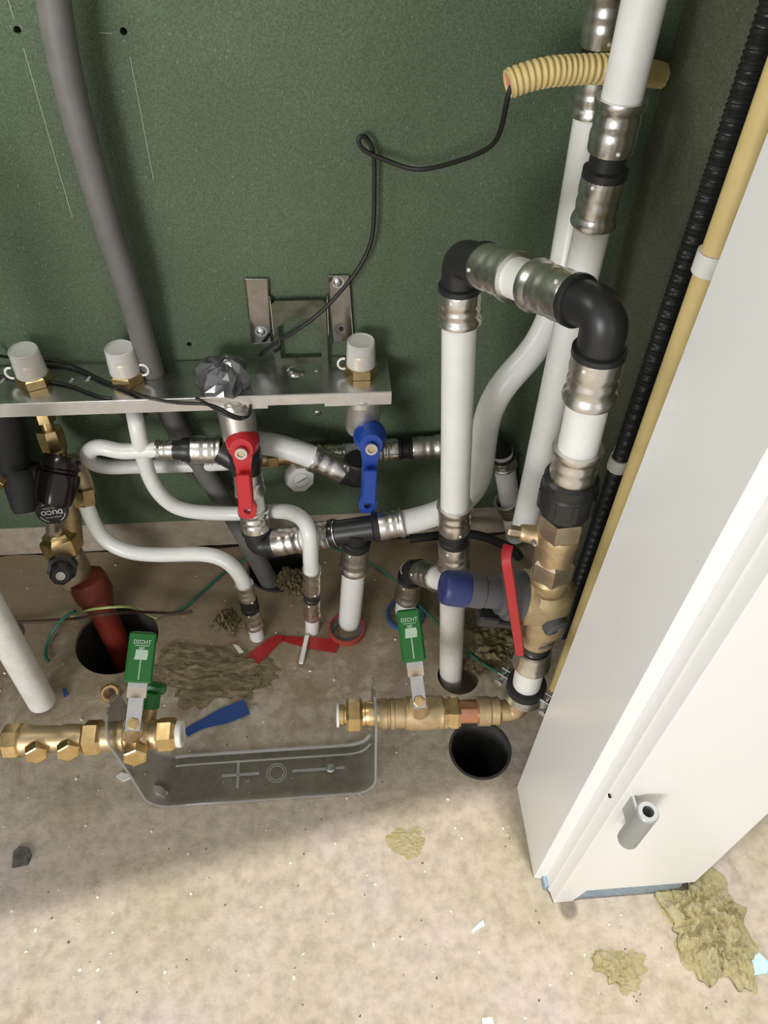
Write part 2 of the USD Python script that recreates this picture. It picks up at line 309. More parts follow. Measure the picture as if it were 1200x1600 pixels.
hg = thing('frame_hinge', 'grey hinge knuckle screwed to the white door frame', 'hinge', hB)
part(hg, 'knuckle', spin(hB, (0, 0, 1), [(0, .0035), (0, .0082), (.0015, .0092), (.0645, .0092), (.066, .0082), (.066, .0048), (.03, .0046)], 26, ring=True), 'hinge_grey')
part(hg, 'added_bore_plug', spin(hB + (0, 0, .002), (0, 0, 1), [(0, .0046), (.028, .0046)], 16), 'dark_void')  # added plug, keeps the lamp from shining through the bore
part(hg, 'hinge_leaf', bxx(hA[0] - .0090, hA[0] - .0060, .2140, .2345, hA[2] - .034, hA[2] - .003, .0008), 'hinge_grey')

# ================================================================== press-fit pipework
def sleeve(T, A, B, r, name='press_sleeve'):     # crimped steel sleeve from the fitting (A) to its flared open end (B)
    L = np.linalg.norm(B - A); q = [(0, 1.0), (0, 1.13), (.05, 1.16), (.20, 1.165), (.28, 1.18), (.36, 1.165), (.42, 1.125), (.48, 1.125), (.55, 1.165), (.60, 1.17), (.66, 1.14), (.74, 1.12), (.80, 1.14), (.86, 1.24), (.95, 1.27), (1, 1.24), (1, 1.0)]
    n = part(T, name, spin(A, B - A, [(t * L, k * r) for t, k in q], 32, ring=True), 'steel')
    c = A + (B - A) * .12; vdir = nrm(EYE - c); w = nrm(B - A); vdir = nrm(vdir - w * (vdir @ w) + .4 * np.cross(w, vdir))
    part(n, 'sight_hole', spin(c + vdir * r * 1.13, vdir, [(0, .0018), (.0012, .0014)], 10), 'white_plastic', 'pale sight hole'); return n
def collar(A, B, r, k=1.12): 
    L = np.linalg.norm(B - A); return spin(A, B - A, [(0, r * k * .97), (L * .1, r * k), (L * .30, r * k), (L * .36, r * .98), (L * .64, r * .98), (L * .70, r * k), (L * .9, r * k), (L, r * k * .97)], 32)
def elbow(P, d1, d2, l1, l2, r):                 # black plastic elbow round P with legs towards d1 and d2
    d1, d2 = nrm(d1), nrm(d2); P = np.asarray(P)
    m = tube(fillet([P + d1 * l1, P, P + d2 * l2], r * 1.45, 12), r * 1.02, 26)
    c = lambda d, l: spin(P + d * (l - r * .42), d, [(0, r * 1.02), (r * .08, r * 1.2), (r * .36, r * 1.2), (r * .42, r * 1.1)], 28)
    return cat(m, c(d1, l1), c(d2, l2))

# --- front U: from the floor up, over and down to the brass strainer
VA, VB = at(815, 1105, Y=.415), at(943, 517, Y=.425)            # axis of the strainer column
PA, PB = at(704, 1066, Z=-.03), at(720, 402, Y=.58)
U = thing('pipe_loop', 'front white pipe with two black elbows, dropping to the brass strainer', 'pipe', (PA[0], PA[1], 0))
EL1, EL2 = PB, on(VA, VB, 488)
r = .016; dv = nrm(PA - PB); dh = nrm(EL2 - EL1); dd = nrm(VA - VB)
cpt = lambda y: on(PA, PB, y)
part(U, 'pipe', cyl(PA, cpt(852), r, 28), 'dirty_white_pipe'); part(U, 'pipe', cyl(cpt(822), cpt(455), r, 28), 'white_pipe')
cp = part(U, 'coupling', collar(cpt(850), cpt(822), r), 'black_plastic')
sleeve(cp, cpt(846), cpt(884), r); sleeve(cp, cpt(826), cpt(788), r)
hp = lambda s: EL1 + dh * s; LH = np.linalg.norm(EL2 - EL1)
e1 = part(U, 'elbow', elbow(EL1, dv, dh, .030, .036, r), 'black_plastic'); sleeve(e1, EL1 + dv * .030, cpt(502), r); sleeve(e1, hp(.034), hp(.034 + .042), r)
part(U, 'pipe', cyl(hp(.05), hp(LH - .05), r, 28), 'white_pipe')
e2 = part(U, 'elbow', elbow(EL2, dd, -dh, .034, .034, r), 'black_plastic'); sleeve(e2, hp(LH - .034), hp(LH - .034 - .044), r)
vp = lambda y: on(VA, VB, y)
sleeve(e2, EL2 + dd * .033, vp(622), r)
part(U, 'pipe', cyl(vp(600), vp(730), r, 28), 'white_pipe')

# --- strainer column: adaptor, unions, body, clamp, elbow
G = thing('brass_strainer', 'large brass strainer valve with red lever and blue-capped grey pot', 'valve', (VA[0], VA[1], .1))
def turned(T, name, A, B, prof, mt, k=1, n=32, smooth=32, label=None, ph=0):   # prof: (photo coordinate along the axis, width in photo pixels)
    pr = [(np.linalg.norm(on(A, B, v, k) - on(A, B, prof[0][0], k)), w / 2 / ppm(on(A, B, v, k))) for v, w in prof]
    return part(T, name, spin(on(A, B, prof[0][0], k), on(A, B, prof[-1][0], k) - on(A, B, prof[0][0], k), pr, n, phase=ph), mt, label, smooth)
ad = part(G, 'adaptor', spin(vp(742), dd, [(0, .020), (.002, .0225), (.012, .0225), (.014, .024), (.034, .024), (.036, .0215), (.040, .0215)], 24), 'black_plastic', 'black plastic threaded adaptor')
part(ad, 'adaptor_ribs', cat(*[obox(vp(742) + dd * .024 + (np.cos(t) * frames(dd)[0] + np.sin(t) * frames(dd)[1]) * .0235, dd, frames(dd)[0] * -np.sin(t) + frames(dd)[1] * np.cos(t), .02, .005, .003, .0006) for t in np.arange(0, 6.28, 6.2832 / 8)]), 'black_plastic')
sleeve(ad, vp(752), vp(697), r)
turned(G, 'union_nut', VA, VB, [(801, 74), (806, 78), (826, 76), (830, 70)], 'dull_brass', n=6, smooth=20, ph=.5)
turned(G, 'union_collar', VA, VB, [(828, 66), (832, 71), (842, 70), (844, 62), (870, 60)], 'cast_brass')
turned(G, 'hex_section', VA, VB, [(866, 62), (870, 70), (892, 68), (897, 63)], 'dull_brass', n=6, smooth=20, ph=.2)
turned(G, 'neck', VA, VB, [(894, 56), (898, 64), (904, 62), (908, 58), (925, 60)], 'dusty_brass')
body = cat(cyl(vp(912), vp(975), .0265, 32, .006), cyl(vp(960), vp(1000), .0185, 28, .004))
ua, ub = at(690, 917, Y=.424), on(VA, VB, 936)
ud = nrm(ub - ua); body = cat(body, cyl(ub - ud * .028, ub, .0275, 32, .005))
bd = part(G, 'body', body, 'dusty_brass')
turned(G, 'lower_neck', VA, VB, [(992, 40), (998, 44), (1014, 44), (1018, 40)], 'black_plastic')
# drain plug on the right of the body
pd = nrm(np.array([.35, -.9, -.25])); p0 = at(862, 968, Y=.40)
part(G, 'drain_valve', spin(at(846, 1000, Y=.41), nrm([.3, -.8, -.5]), [(-.01, .0105), (.006, .0105), (.008, .009)], 8), 'grey_plastic', 'dark grey drain valve')
part(G, 'drain_plug', (spin(p0, pd, [(-.012, .009), (0, .0115), (.002, .0125), (.010, .0125), (.012, .010), (.0125, .006), (.008, .005)], 20)), 'grey_plastic', 'dark grey drain plug')
# test cock on the left of the upper union
ta, tb = at(797, 829, Y=.43), at(850, 838, Y=.425)
tc = turned(G, 'test_cock', ta, tb, [(812, 24), (814, 26), (818, 28), (832, 30), (836, 34), (848, 36)], 'cast_brass', k=0)
turned(tc, 'cock_nut', ta, tb, [(793, 16), (796, 20), (805, 20), (812, 18)], 'dull_brass', k=0, n=6, smooth=20)
part(G, 'lock_pin', spin(at(833, 846, Y=.40), (0, -1, .3), [(0, .0022), (.004, .0022), (.006, .0012)], 10), 'nickel')
# red lever
lev = [at(793, 858, Y=.412), at(791, 872, Y=.404), at(795, 900, Y=.398), at(800, 935, Y=.394), at(806, 975, Y=.394), at(812, 1017, Y=.397)]
part(G, 'lever', tube(spline(lev, 24), .0040, prof=[(-.95, -1.4), (.95, -1.4), (1.15, -1.0), (1.15, 1.0), (.95, 1.4), (-.95, 1.4), (-1.15, 1.0), (-1.15, -1.0)]), 'red_grip', 'long red coated lever', smooth=40)
# grey pot with blue cap to the left
pot = turned(G, 'strainer_pot', ua, ub, [(722, 50), (731, 54), (753, 54), (755, 50), (777, 50), (779, 66), (787, 68), (789, 78), (793, 82), (812, 82), (817, 78)], 'grey_plastic', k=0, label='grey plastic pot of the strainer')
turned(pot, 'pot_cap', ua, ub, [(689, 30), (690, 46), (694, 54), (702, 58), (728, 58), (731, 55)], 'navy_plastic', k=0, label='dark blue cap', n=14, smooth=40)
part(pot, 'pot_bracket', cat(obox(at(762, 962, Y=.43), ud, (0, 0, 1), .022, .016, .02, .002), obox(at(785, 966, Y=.43), ud, (0, 0, 1), .03, .010, .02, .002)), 'black_plastic')
part(G, 'outlet_sleeve', spin(vp(1012), dd, [(0, .016), (.001, .0185), (.012, .0185), (.014, .0192), (.022, .0188), (.026, .0205), (.030, .0205), (.030, .016)], 30, ring=True), 'steel')
part(G, 'outlet_pipe', cyl(vp(1020), vp(1086), r, 28), 'white_pipe')
# --- clamp
cl = thing('pipe_clamp', 'galvanised pipe clamp with black rubber lining round the short white pipe', 'clamp', vp(1085))
c0 = vp(1070)
part(cl, 'rubber_lining', spin(c0 - dd * .004, dd, [(0, .0162), (0, .0222), (.022, .0222), (.022, .0162)], 32, ring=True), 'black_rubber', 'black rubber lining')
part(cl, 'clamp_band', spin(c0 + dd * .004, dd, [(0, .0222), (0, .0240), (.014, .0240), (.014, .0222)], 32, ring=True), 'zinc')
rd = nrm(RIGHT - dd * (RIGHT @ dd)); fd = np.cross(dd, rd); fd = fd if fd @ FWD < 0 else -fd
tdir = nrm(rd * .75 + fd * .6); tn = np.cross(dd, tdir)
for s in (-1, 1):
    part(cl, 'clamp_lug', obox(c0 + dd * .009 + tdir * .031 + tn * .0050 * s, tdir, dd, .023, .017, .0022, .0005), 'zinc')
    part(cl, 'clamp_lug', obox(c0 + dd * .009 - tdir * .028 + tn * .0045 * s, tdir, dd, .014, .012, .0018, .0005), 'zinc')
part(cl, 'clamp_screw', cat(cyl(c0 + dd * .009 + tdir * .031 - tn * .014, c0 + dd * .009 + tdir * .031 + tn * .014, .0026, 12), hexnut(c0 + dd * .009 + tdir * .031 + tn * .012, tn, .004, .005), hexnut(c0 + dd * .009 + tdir * .031 - tn * .016, tn, .004, .005)), 'zinc')
part(cl, 'clamp_screw', cat(cyl(c0 + dd * .009 - tdir * .029 - tn * .012, c0 + dd * .009 - tdir * .029 + tn * .012, .0026, 12), hexnut(c0 + dd * .009 - tdir * .029 + tn * .010, tn, .004, .0055)), 'zinc')

# --- tall riser on the right
RA, RB = np.array([.244, .612, .222]), np.array([.2375, .610, .83])
RB = RA + (at(985, 95, Y=.608) - RA) * 1.35
R = thing('riser_pipe', 'tall white riser pipe with a black and steel coupling, nearest the right wall', 'pipe', RA)
rp = lambda y: on(RA, RB, y)
part(R, 'pipe', spin(RA, RB - RA, [(0, .0125), (0, .016), (np.linalg.norm(rp(300) - RA), .016), (np.linalg.norm(rp(300) - RA), .0125)], 30, ring=True), 'white_pipe', smooth=40)
part(R, 'pipe', cyl(rp(210), RB, r, 30), 'white_pipe')
rc = part(R, 'coupling', spin(rp(284), rp(228) - rp(284), [(0, .0165), (.002, .0185), (.011, .0185), (.0125, .0150), (.028, .0150), (.031, .0165)], 30), 'black_plastic')
sleeve(rc, rp(272), rp(349), r); sleeve(rc, rp(236), rp(152), r)
ri = part(R, 'pipe_end', cyl(RA + (0, 0, .0005), RA + (0, 0, .002), .0124, 20), 'dark_void')

# --- rear riser with S-bend, tee and the run to the red valve
S = thing('heating_pipe', 'S-bent white pipe running through a black tee to the red valve', 'pipe', (.03, .62, 0))
Ys = .738
spts = [at(958, -60, Y=Ys), at(937, 95, Y=Ys), at(923, 180, Y=Ys), at(900, 310, Y=Ys - .008), at(884, 400, Y=Ys - .02), at(866, 480, Y=.70), at(835, 545, Y=.68), at(790, 598, Y=.665), at(763, 650, Y=.66), at(754, 705, Y=.655), at(741, 760, Y=.648), at(705, 792, Y=.642), at(650, 812, Y=.638), at(612, 820, Y=.636)]
part(S, 'pipe', tube(spline(spts[1:], 90), r, 26), 'white_pipe')
part(S, 'pipe', cyl(spts[1], spts[0], r, 26), 'white_pipe')
s0, s1 = spts[2], spts[0]; qs = lambda y: on(s0, s1, y)
sc = part(S, 'coupling', collar(qs(112), qs(66), r, 1.06), 'black_plastic'); sleeve(sc, qs(106), qs(178), r); sleeve(sc, qs(70), qs(-20), r)
TEE = at(558, 828, Y=.634); TL = at(404, 852, Y=.655); TR = spts[-1]
dL, dR = nrm(TL - TEE), nrm(TR - TEE); FB = at(545, 985, Z=-.02); dB = nrm(FB - TEE)
tee = part(S, 'tee', cat(cyl(TEE + dL * .034, TEE + dR * .026, r * 1.03, 28), spin(TEE + dL * .036, -dL, [(0, r * 1.2), (.007, r * 1.2), (.009, r)], 28), spin(TEE + dR * .028, -dR, [(0, r * 1.2), (.007, r * 1.2), (.009, r)], 28), cyl(TEE, TEE + dB * .026, r * 1.0, 28), spin(TEE + dB * .030, -dB, [(0, r * 1.18), (.011, r * 1.22), (.013, r)], 28)), 'black_plastic')
lp = lambda x: on(TEE, TL, x, 0)
sleeve(tee, TEE + dR * .028, at(630, 816, Y=.636), r); sleeve(tee, lp(527), lp(490), r); sleeve(tee, TEE + dB * .028, on(TEE, FB, 888), r)
part(S, 'pipe', cyl(TEE + dB * .03, FB, r, 28), 'white_pipe'); part(S, 'pipe', cyl(lp(520), lp(440), r, 28), 'white_pipe')
RVt, RVb = at(371, 640, Y=.715), at(400, 842, Y=.658)
dU = nrm(RVt - TL); 
el = part(S, 'elbow', elbow(TL, -dL, dU, .026, .026, r), 'black_plastic'); sleeve(el, lp(428), lp(473), r)
vl = lambda y: on(TL, RVt, y)
sleeve(el, TL + dU * .024, vl(796), r); part(S, 'pipe', cyl(TL + dU * .03, vl(768), r, 28), 'white_pipe')

# --- pipe stub with elbow behind the U
K = thing('stub_pipe', 'short white pipe with black elbow standing in the blue sleeve behind the green lever', 'pipe', at(632, 962, Z=0))
KB, KE = at(631, 966, Z=-.02), at(643, 890, Y=.638); KR = at(760, 928, Y=.52)
part(K, 'pipe', cyl(KB, KE, r * .95, 26), 'white_pipe'); dk, dr = nrm(KB - KE), nrm(KR - KE)
ke = part(K, 'elbow', elbow(KE, dk, dr, .022, .024, r * .95), 'black_plastic'); sleeve(ke, KE + dk * .021, on(KB, KE, 933), r * .95); sleeve(ke, KE + dr * .023, KE + dr * .066, r * .95)
part(K, 'pipe', cyl(KE + dr * .03, KE + dr * .16, r * .95, 26), 'white_pipe')
kb = at(633, 962, Z=0)
sv = thing('floor_sleeve', 'blue pipe sleeve cut off at the floor round the short pipe', 'sleeve', kb)
part(sv, 'rim', spin(kb, (0, 0, 1), [(-.02, .0255), (.006, .0255), (.006, .0285), (-.02, .0285)], 30, ring=True), 'blue_sleeve'); part(sv, 'foam', rough(spin(kb, (0, 0, 1), [(-.02, .016), (.003, .016), (.003, .0255), (-.02, .0255)], 30, ring=True), .001, 120), 'foam_grey')
kb = at(542, 986, Z=0)
sv = thing('floor_sleeve', 'red pipe sleeve cut off at the floor round the pipe below the black tee', 'sleeve', kb)
part(sv, 'rim', spin(kb, (0, 0, 1), [(-.02, .0235), (.010, .0235), (.010, .0262), (-.02, .0262)], 30, ring=True), 'red_sleeve'); part(sv, 'foam', rough(spin(kb, (0, 0, 1), [(-.02, .016), (.007, .016), (.007, .0235), (-.02, .0235)], 30, ring=True), .001, 120), 'foam_grey')

# ================================================================== steel mounting bracket on the wall
ZF = .365; YF = at(400, 619, Z=ZF)[1]; XE = at(611, 606, Z=ZF)[0]
bk = thing('mounting_bracket', 'stainless steel mounting bracket on the green board, carrying four connections', 'bracket', (-.1, .74, ZF))
gc = [at(78, -70, Y=.748), at(88, 30, Y=.748), at(112, 150, Y=.748), at(143, 265, Y=.748), at(172, 365, Y=.748), at(200, 450, Y=.75), at(226, 540, Y=.757), at(262, 640, Y=.763), at(318, 735, Y=.762), at(360, 800, Y=.745), at(400, 870, Y=.722), at(440, 945, Z=-.06)]
gcp = spline(gc, 400); gz = gcp[np.argmin(np.abs(gcp[:, 2] - ZF))]
flp = sbox(-.62, YF, XE, YW - .004).difference(Point(gz[0], gz[1]).buffer(.0165, 16)).difference(sbox(gz[0] - .0165, gz[1], gz[0] + .0165, YW))
m = extr(flp, .0015); m.apply_translation((0, 0, ZF - .0015)); part(bk, 'flange', m, 'bracket_steel')
lipp = sbox(-.62, ZF - .018, XE, ZF)
for x0, x1 in ((414, 474), ):
    a, b = at(x0, 628, Y=YF)[0], at(x1 + 35, 628, Y=YF)[0]
m = extr(lipp.difference(sbox(at(418, 630, Y=YF)[0], ZF - .02, at(507, 628, Y=YF)[0], ZF - .0135)), .0015); m.vertices = np.stack([m.vertices[:, 0], YF - .0015 + m.vertices[:, 2], m.vertices[:, 1]], 1); m.fix_normals()
part(bk, 'lip', m, 'lip_steel')
part(bk, 'lip_fold', tube([(-.62, YF + .0004, ZF - .0012), (XE, YF + .0004, ZF - .0012)], .0019, 12), 'lip_steel')
x0, x1 = at(424, 500, Y=YW - .012)[0], at(510, 500, Y=YW - .012)[0]; zt = at(460, 470, Y=YW - .012)[2]
xm = (x0 + x1) / 2; wv = x1 - x0
bp = Polygon([(x0, ZF), (x0, zt - .006), (x0 + .006, zt), (x1 - .004, zt), (x1, zt - .004), (x1, ZF)])
hw = at(433, 500, Y=YW - .012)[0], at(500, 500, Y=YW - .012)[0]; zh = at(465, 497, Y=YW - .012)[2]
bp = bp.difference(Polygon([(hw[0], ZF + .006), (hw[1], ZF + .006), (hw[1], zh - .012), (hw[1] - .014, zh - .002), ((hw[0] + hw[1]) / 2, zh), (hw[0] + .014, zh - .002), (hw[0], zh - .012)]))
m = extr(bp, .0015); m.vertices = np.stack([m.vertices[:, 0], YW - .012 + m.vertices[:, 2], m.vertices[:, 1]], 1); m.fix_normals(); part(bk, 'back_plate', m, 'olive_steel')
def wing(c4, sx):
    P = [at(*q, Y=YW - .002) for q in c4]; m = plateimg(P, P[0], (0, -1, 0), .0018); n = part(bk, 'wall_tab', m, 'dark_reflection_steel', 'steel tab screwed to the board'); P2 = [p + np.array([0, -.0018, 0]) for p in P]; part(n, 'tab_edge_highlight', tube(np.array(P2 + [P2[0], P2[1]])[:5], .0010, 6), 'bracket_steel'); return n  # bright tube round each tab is its added edge highlight
w1 = wing([(383, 435), (418, 434), (424, 533), (394, 536)], 0); w2 = wing([(513, 430), (545, 429), (552, 530), (520, 534)], 0)
part(bk, 'tab_fold', obox(at(425, 495, Y=YW - .007), (0, 1, 0), (0, 0, 1), .011, .05, .0016, .0004), 'bracket_steel'); part(bk, 'tab_fold', obox(at(512, 492, Y=YW - .007), (0, 1, 0), (0, 0, 1), .011, .05, .0016, .0004), 'bracket_steel')
for (sx, sy), w in (((408, 518), w1), ((528, 441), w2)):
    q = at(sx, sy, Y=YW - .004)
    part(w, 'screw', cat(spin(q, (0, -1, 0), [(0, .0052), (.0012, .0050), (.0024, .0036), (.003, .0012)], 18)), 'zinc'); part(w, 'screw_washer', spin(q + (0, .001, 0), (0, -1, 0), [(0, .0075), (.0012, .0075)], 22), 'zinc')
part(w2, 'slot', spin(at(533, 514, Y=YW - .0039), (0, -1, 0), [(0, .003), (.0004, .003)], 14), 'dark_void')
part(bk, 'embossed_dome', spin(at(462, 581, Z=ZF), (0, 0, 1), [(0, .0115), (.0015, .0105), (.003, .008), (.004, .004), (.0042, .001)], 26), 'bracket_steel')
for s, px, py, hh in (('GAS', 4, 594, .0036), ('KW', 112, 594, .0036), ('WW', 138, 592, .0036), ('II', 494, 580, .0034)):
    part(bk, 'stamped_text', text(s, hh, at(px, py, Z=ZF + .0001), (0.2, 1, 0), (-1, .2, 0)), 'white_print', 'small stamped pale lettering')
solo('board_screw', 'small zinc screw in the green board below the bracket', 'screw', spin(at(496, 645, Y=YW), (0, -1, 0), [(-.004, .002), (0, .0045), (.0012, .0045), (.0022, .002)], 14), 'zinc')
# --- capped connections on the flange
def capped(px, py_top, label, capl, tint='frosted_plastic', loop=1, tilt=0, hexph=.3):
    base = at(px, py_top, Z=ZF + .044); base[2] = ZF
    t = thing('capped_connection', label, 'pipe fitting', base)
    part(t, 'hex_nut', spin(base, (0, 0, 1), [(0, .0185), (.0005, .0205), (.0115, .0205), (.013, .018)], 6, phase=hexph), 'brass', smooth=20)
    part(t, 'thread', spin(base, (0, 0, 1), [(.012, .0145)] + [x for i in range(7) for x in ((.013 + i * .0022, .0152), (.0141 + i * .0022, .0140))] + [(.029, .0135)], 24), 'brass')
    c = part(t, 'cap', spin(base, (0, 0, 1), [(.013, .0178), (.0300, .0175), (.032, .0170), (.0445, .0167), (.0458, .0158), (.0458, .0150), (.0440, .0145), (.0440, .001), (.0428, .001), (.0428, .0150), (.0145, .0162)], 36, ring=True), tint, capl, smooth=40)
    th = np.linspace(-1.9, 1.9, 18); part(c, 'pull_ring', tube(base + np.array([[loop * (.0215 + .0065 * math.cos(a)), -.004, .016 + .0075 * math.sin(a)] for a in th]), .0015, 8), 'white_plastic')
    return base, t
b1, t1 = capped(36, 548, 'brass connection with a frosted cap on the bracket, leftmost, above the black safety valve', 'frosted plastic cap', loop=-1, hexph=.9)
b2, t2 = capped(186, 545, 'brass connection with a frosted cap on the bracket, above the bent white pipe', 'frosted plastic cap')
b4, t4 = capped(564, 534, 'brass connection with a bluish frosted cap above the blue valve', 'bluish frosted plastic cap', loop=-1, hexph=.52)
# taped-up connection
b3 = at(352, 605, Z=ZF)
rng = np.random.default_rng(3)
m = spin(b3 + (0, .008, .0005), (0, 0, 1), [(0, .0300), (.006, .0285), (.013, .0275), (.021, .0250), (.027, .0200), (.030, .0120), (.031, .004)], 19)
vv = m.vertices - b3; ang = np.arctan2(vv[:, 1], vv[:, 0]); f = 1 + .13 * np.sign(np.sin(ang * 9.5)) * np.clip(vv[:, 2] / .012, .3, 1) + rng.uniform(-.09, .09, len(vv)); f[np.hypot(vv[:, 0], vv[:, 1]) < .006] = 1
m.vertices = b3 + np.array([0, .008, 0]) + (vv - [0, .008, 0]) * np.stack([f * (1 + .12 * (vv[:, 0] < 0)), f, 1 + rng.uniform(-.12, .12, len(vv))], 1); m.vertices[:, 2] = np.maximum(m.vertices[:, 2], ZF + .0004)
solo('tape_wrap', 'crumpled shiny dark grey tape wrapped over the connection above the red valve', 'tape', m, 'grey_film', smooth=False)

# --- ball valves below the bracket
def ball_valve(top, bot, label, colour, levers, coltext):
    t = thing('ball_valve', label, 'valve', bot); d = nrm(bot - top); L = np.linalg.norm(bot - top)
    part(t, 'valve_body', spin(top, d, [(0, .0140), (.008, .0140), (.009, .0175), (.013, .0180), (.0135, .0205), (.020, .0212), (.0205, .0222), (.045, .0222), (.058, .0215), (.064, .0200), (.066, .019)], 36), 'nickel')
    for s in (-1, 1): part(t, 'valve_claw', obox(top + d * .008 + RIGHT * s * .0165, RIGHT, d, .002, .018, .010, .0004), 'nickel')
    hub = levers[0]; n = nrm([0, -1, .30]); rl_ = nrm(levers[1] - EYE); le = EYE + rl_ * (((hub - EYE) @ n) / (rl_ @ n))
    v = nrm((le - hub) - n * ((le - hub) @ n)); s = np.cross(v, n)
    part(t, 'lever_hub', spin(hub - v * .003 - n * .036, n, [(0, .0165), (.004, .0205), (.016, .0208), (.018, .0195), (.027, .0180), (.030, .0160), (.034, .0140)], 16), colour, smooth=24)
    Lv = (le - hub) @ v; w = .0108
    arm = cat(put(extr(Polygon([(0, -.0135), (.016, -w), (.024, -w * .85), (Lv - .012, -w * .85), (Lv - .004, -.0118), (Lv + .006, -.0105), (Lv + .011, -.006), (Lv + .011, .006), (Lv + .006, .0105), (Lv - .004, .0118), (Lv - .012, w * .85), (.024, w * .85), (.016, w), (0, .0135), (-.008, .011), (-.0135, 0), (-.008, -.011)]).difference(Point(Lv, 0).buffer(.0045, 12)), .009), hub - n * .006, v, s),
              obox(hub + v * (Lv * .60) + n * .0045, v, s, Lv * .56, w * 1.62, .007, .0015))
    part(t, 'lever', arm, colour, smooth=20)
    ls = part(t, 'lever_screw', spin(hub + n * .002, n, [(0, .0045), (0, .0078), (.0030, .0074), (.0030, .0045)], 18, ring=True), 'nickel', 'bare metal lever screw')
    part(ls, 'screw_recess', spin(hub + n * .002, n, [(0, .0046), (.0012, .0046)], 6), 'cast_brass')
    return t, d
for q, w in ((b3, 'x'), (b4, 'y')): pass
rt, rb_ = at(368, 642, Y=.725), on(TL, RVt, 735)
rt[2] = ZF - .004
tv, dv1 = ball_valve(rt, rb_, 'nickel ball valve with a red lever hanging below the bracket', 'red_plastic', [at(377, 707, Y=.672), at(386, 803, Y=.672)], None)
bt, bb_ = at(568, 632, Y=.725), at(561, 745, Y=.72); bt[2] = ZF - .004
tv2, dv2 = ball_valve(bt, bb_, 'nickel ball valve with a blue lever hanging below the right end of the bracket', 'blue_plastic', [at(580, 700, Y=.672), at(575, 794, Y=.672)], None)
# black tee under the red valve with left branch, hairpin of thin pipe, thick pipe to the blue valve
q1 = on(TL, RVt, 726)
rt_t = part(S, 'valve_tee', cat(spin(on(TL, RVt, 700), nrm(TL - RVt), [(0, .020), (.004, .0215), (.020, .0215), (.024, .019), (.04, .0175)], 28), cyl(q1, at(345, 703, Y=.705), .0165, 26)), 'black_plastic', 'black tee under the red valve')
part(rt_t, 'tee_sleeve', spin(on(TL, RVt, 738), nrm(TL - RVt), [(0, .016), (0, .0185), (.010, .0185), (.013, .0195), (.018, .0182), (.024, .020), (.03, .020), (.03, .016)], 28, ring=True), 'steel')
hl = thing('hairpin_pipe', 'thin white pipe bent into a hairpin left of the red valve', 'pipe', at(200, 712, Y=.74))
Lr = at(347, 702, Y=.71); Ll = at(140, 705, Y=.712)
lq = lambda x: on(Lr, Ll, x, 0)
up = [lq(262), lq(220), lq(185)]; hair = [at(158, 699, Y=.715), at(142, 703, Y=.725), at(137, 712, Y=.738), at(144, 723, Y=.75), at(165, 729, Y=.757)]
lo_ = [at(200, 729, Y=.762), at(280, 727, Y=.762), at(345, 724, Y=.762), at(395, 721, Y=.764)]
part(hl, 'pipe', tube(spline(up + hair + lo_, 70), .0102, 20), 'white_pipe')
cpl = part(hl, 'coupling', spin(lq(303), lq(262) - lq(303), [(0, .014), (.004, .0155), (.014, .0150), (.018, .0125), (.03, .0115)], 24), 'black_plastic')
sleeve(cpl, lq(300), lq(346), .0155); sleeve(cpl, lq(274), lq(244), .0102)
Bp = lambda x, y: at(x, y, Y=.748)
part(hl, 'pipe_print', text('10 bar To Class 5', .0042, at(305, 724, Y=.749), RIGHT + .04 * DOWN, -DOWN, d=.0003), 'black_print', 'dark printed lettering')
bl = thing('link_pipe', 'thick white pipe curving to the black elbow under the blue valve', 'pipe', at(450, 700, Y=.735))
tp = [at(378, 694, Y=.752), at(405, 692, Y=.745), at(440, 698, Y=.738), at(480, 711, Y=.73), at(512, 724, Y=.724)]
part(bl, 'pipe', tube(spline(tp, 40), .0155, 24), 'white_pipe'); be = at(562, 748, Y=.718)
bd_ = part(bl, 'elbow', cat(elbow(be, nrm(tp[-1] - be), nrm(bt - be), .026, .028, .0155), spin(be + nrm(bt - be) * .016, nrm(bt - be), [(0, .018), (.002, .021), (.018, .0212), (.020, .019)], 18)), 'black_plastic'); sleeve(bd_, be + nrm(tp[-1] - be) * .024, at(487, 714, Y=.7285), .0155)
# rear line along the wall: brass valve with white cap, couplings, elbow down to the floor
rl = thing('rear_pipe', 'white pipe along the green board, starting at a white octagonal valve cap', 'pipe', at(780, 830, Y=.76))
ya_, yb_ = at(425, 716, Y=.762), at(790, 690, Y=.762); wl = lambda x: on(ya_, yb_, x, 0)
vb = part(rl, 'brass_valve', cat(cyl(wl(400), wl(535), .0105, 20, .002), hexnut(wl(418), yb_ - ya_, .016, .0150), hexnut(wl(505), yb_ - ya_, .016, .0150)), 'brass', smooth=20)
wc = at(470, 750, Y=.735); wn = nrm(EYE - wc + np.array([0, 0, .0])); wk = at(452, 715, Y=.762); wn = nrm(wc - wk)
wn = nrm(.55 * nrm(EYE - wc) + .45 * wn)
capm = spin(wc - wn * .03, wn, [(0, .013), (.008, .0165), (.014, .0205), (.026, .0212), (.030, .0195), (.031, .013)], 8, phase=.2)
wcap = part(vb, 'valve_cap', capm, 'white_plastic', 'white octagonal plastic cap', smooth=35)
part(rl, 'cap_print', cat(text('Heimeier', .0032, wc + wn * .0012, nrm(RIGHT - .5 * DOWN), nrm(-DOWN - .5 * RIGHT), d=.0002), spin(wc + wn * .0011, wn, [(0, .0108), (0, .0111), (.0002, .0111), (.0002, .0108)], 24, ring=True)), 'black_print', 'small grey lettering')
part(rl, 'pipe', cyl(wl(535), wl(768), .013, 22), 'white_pipe')
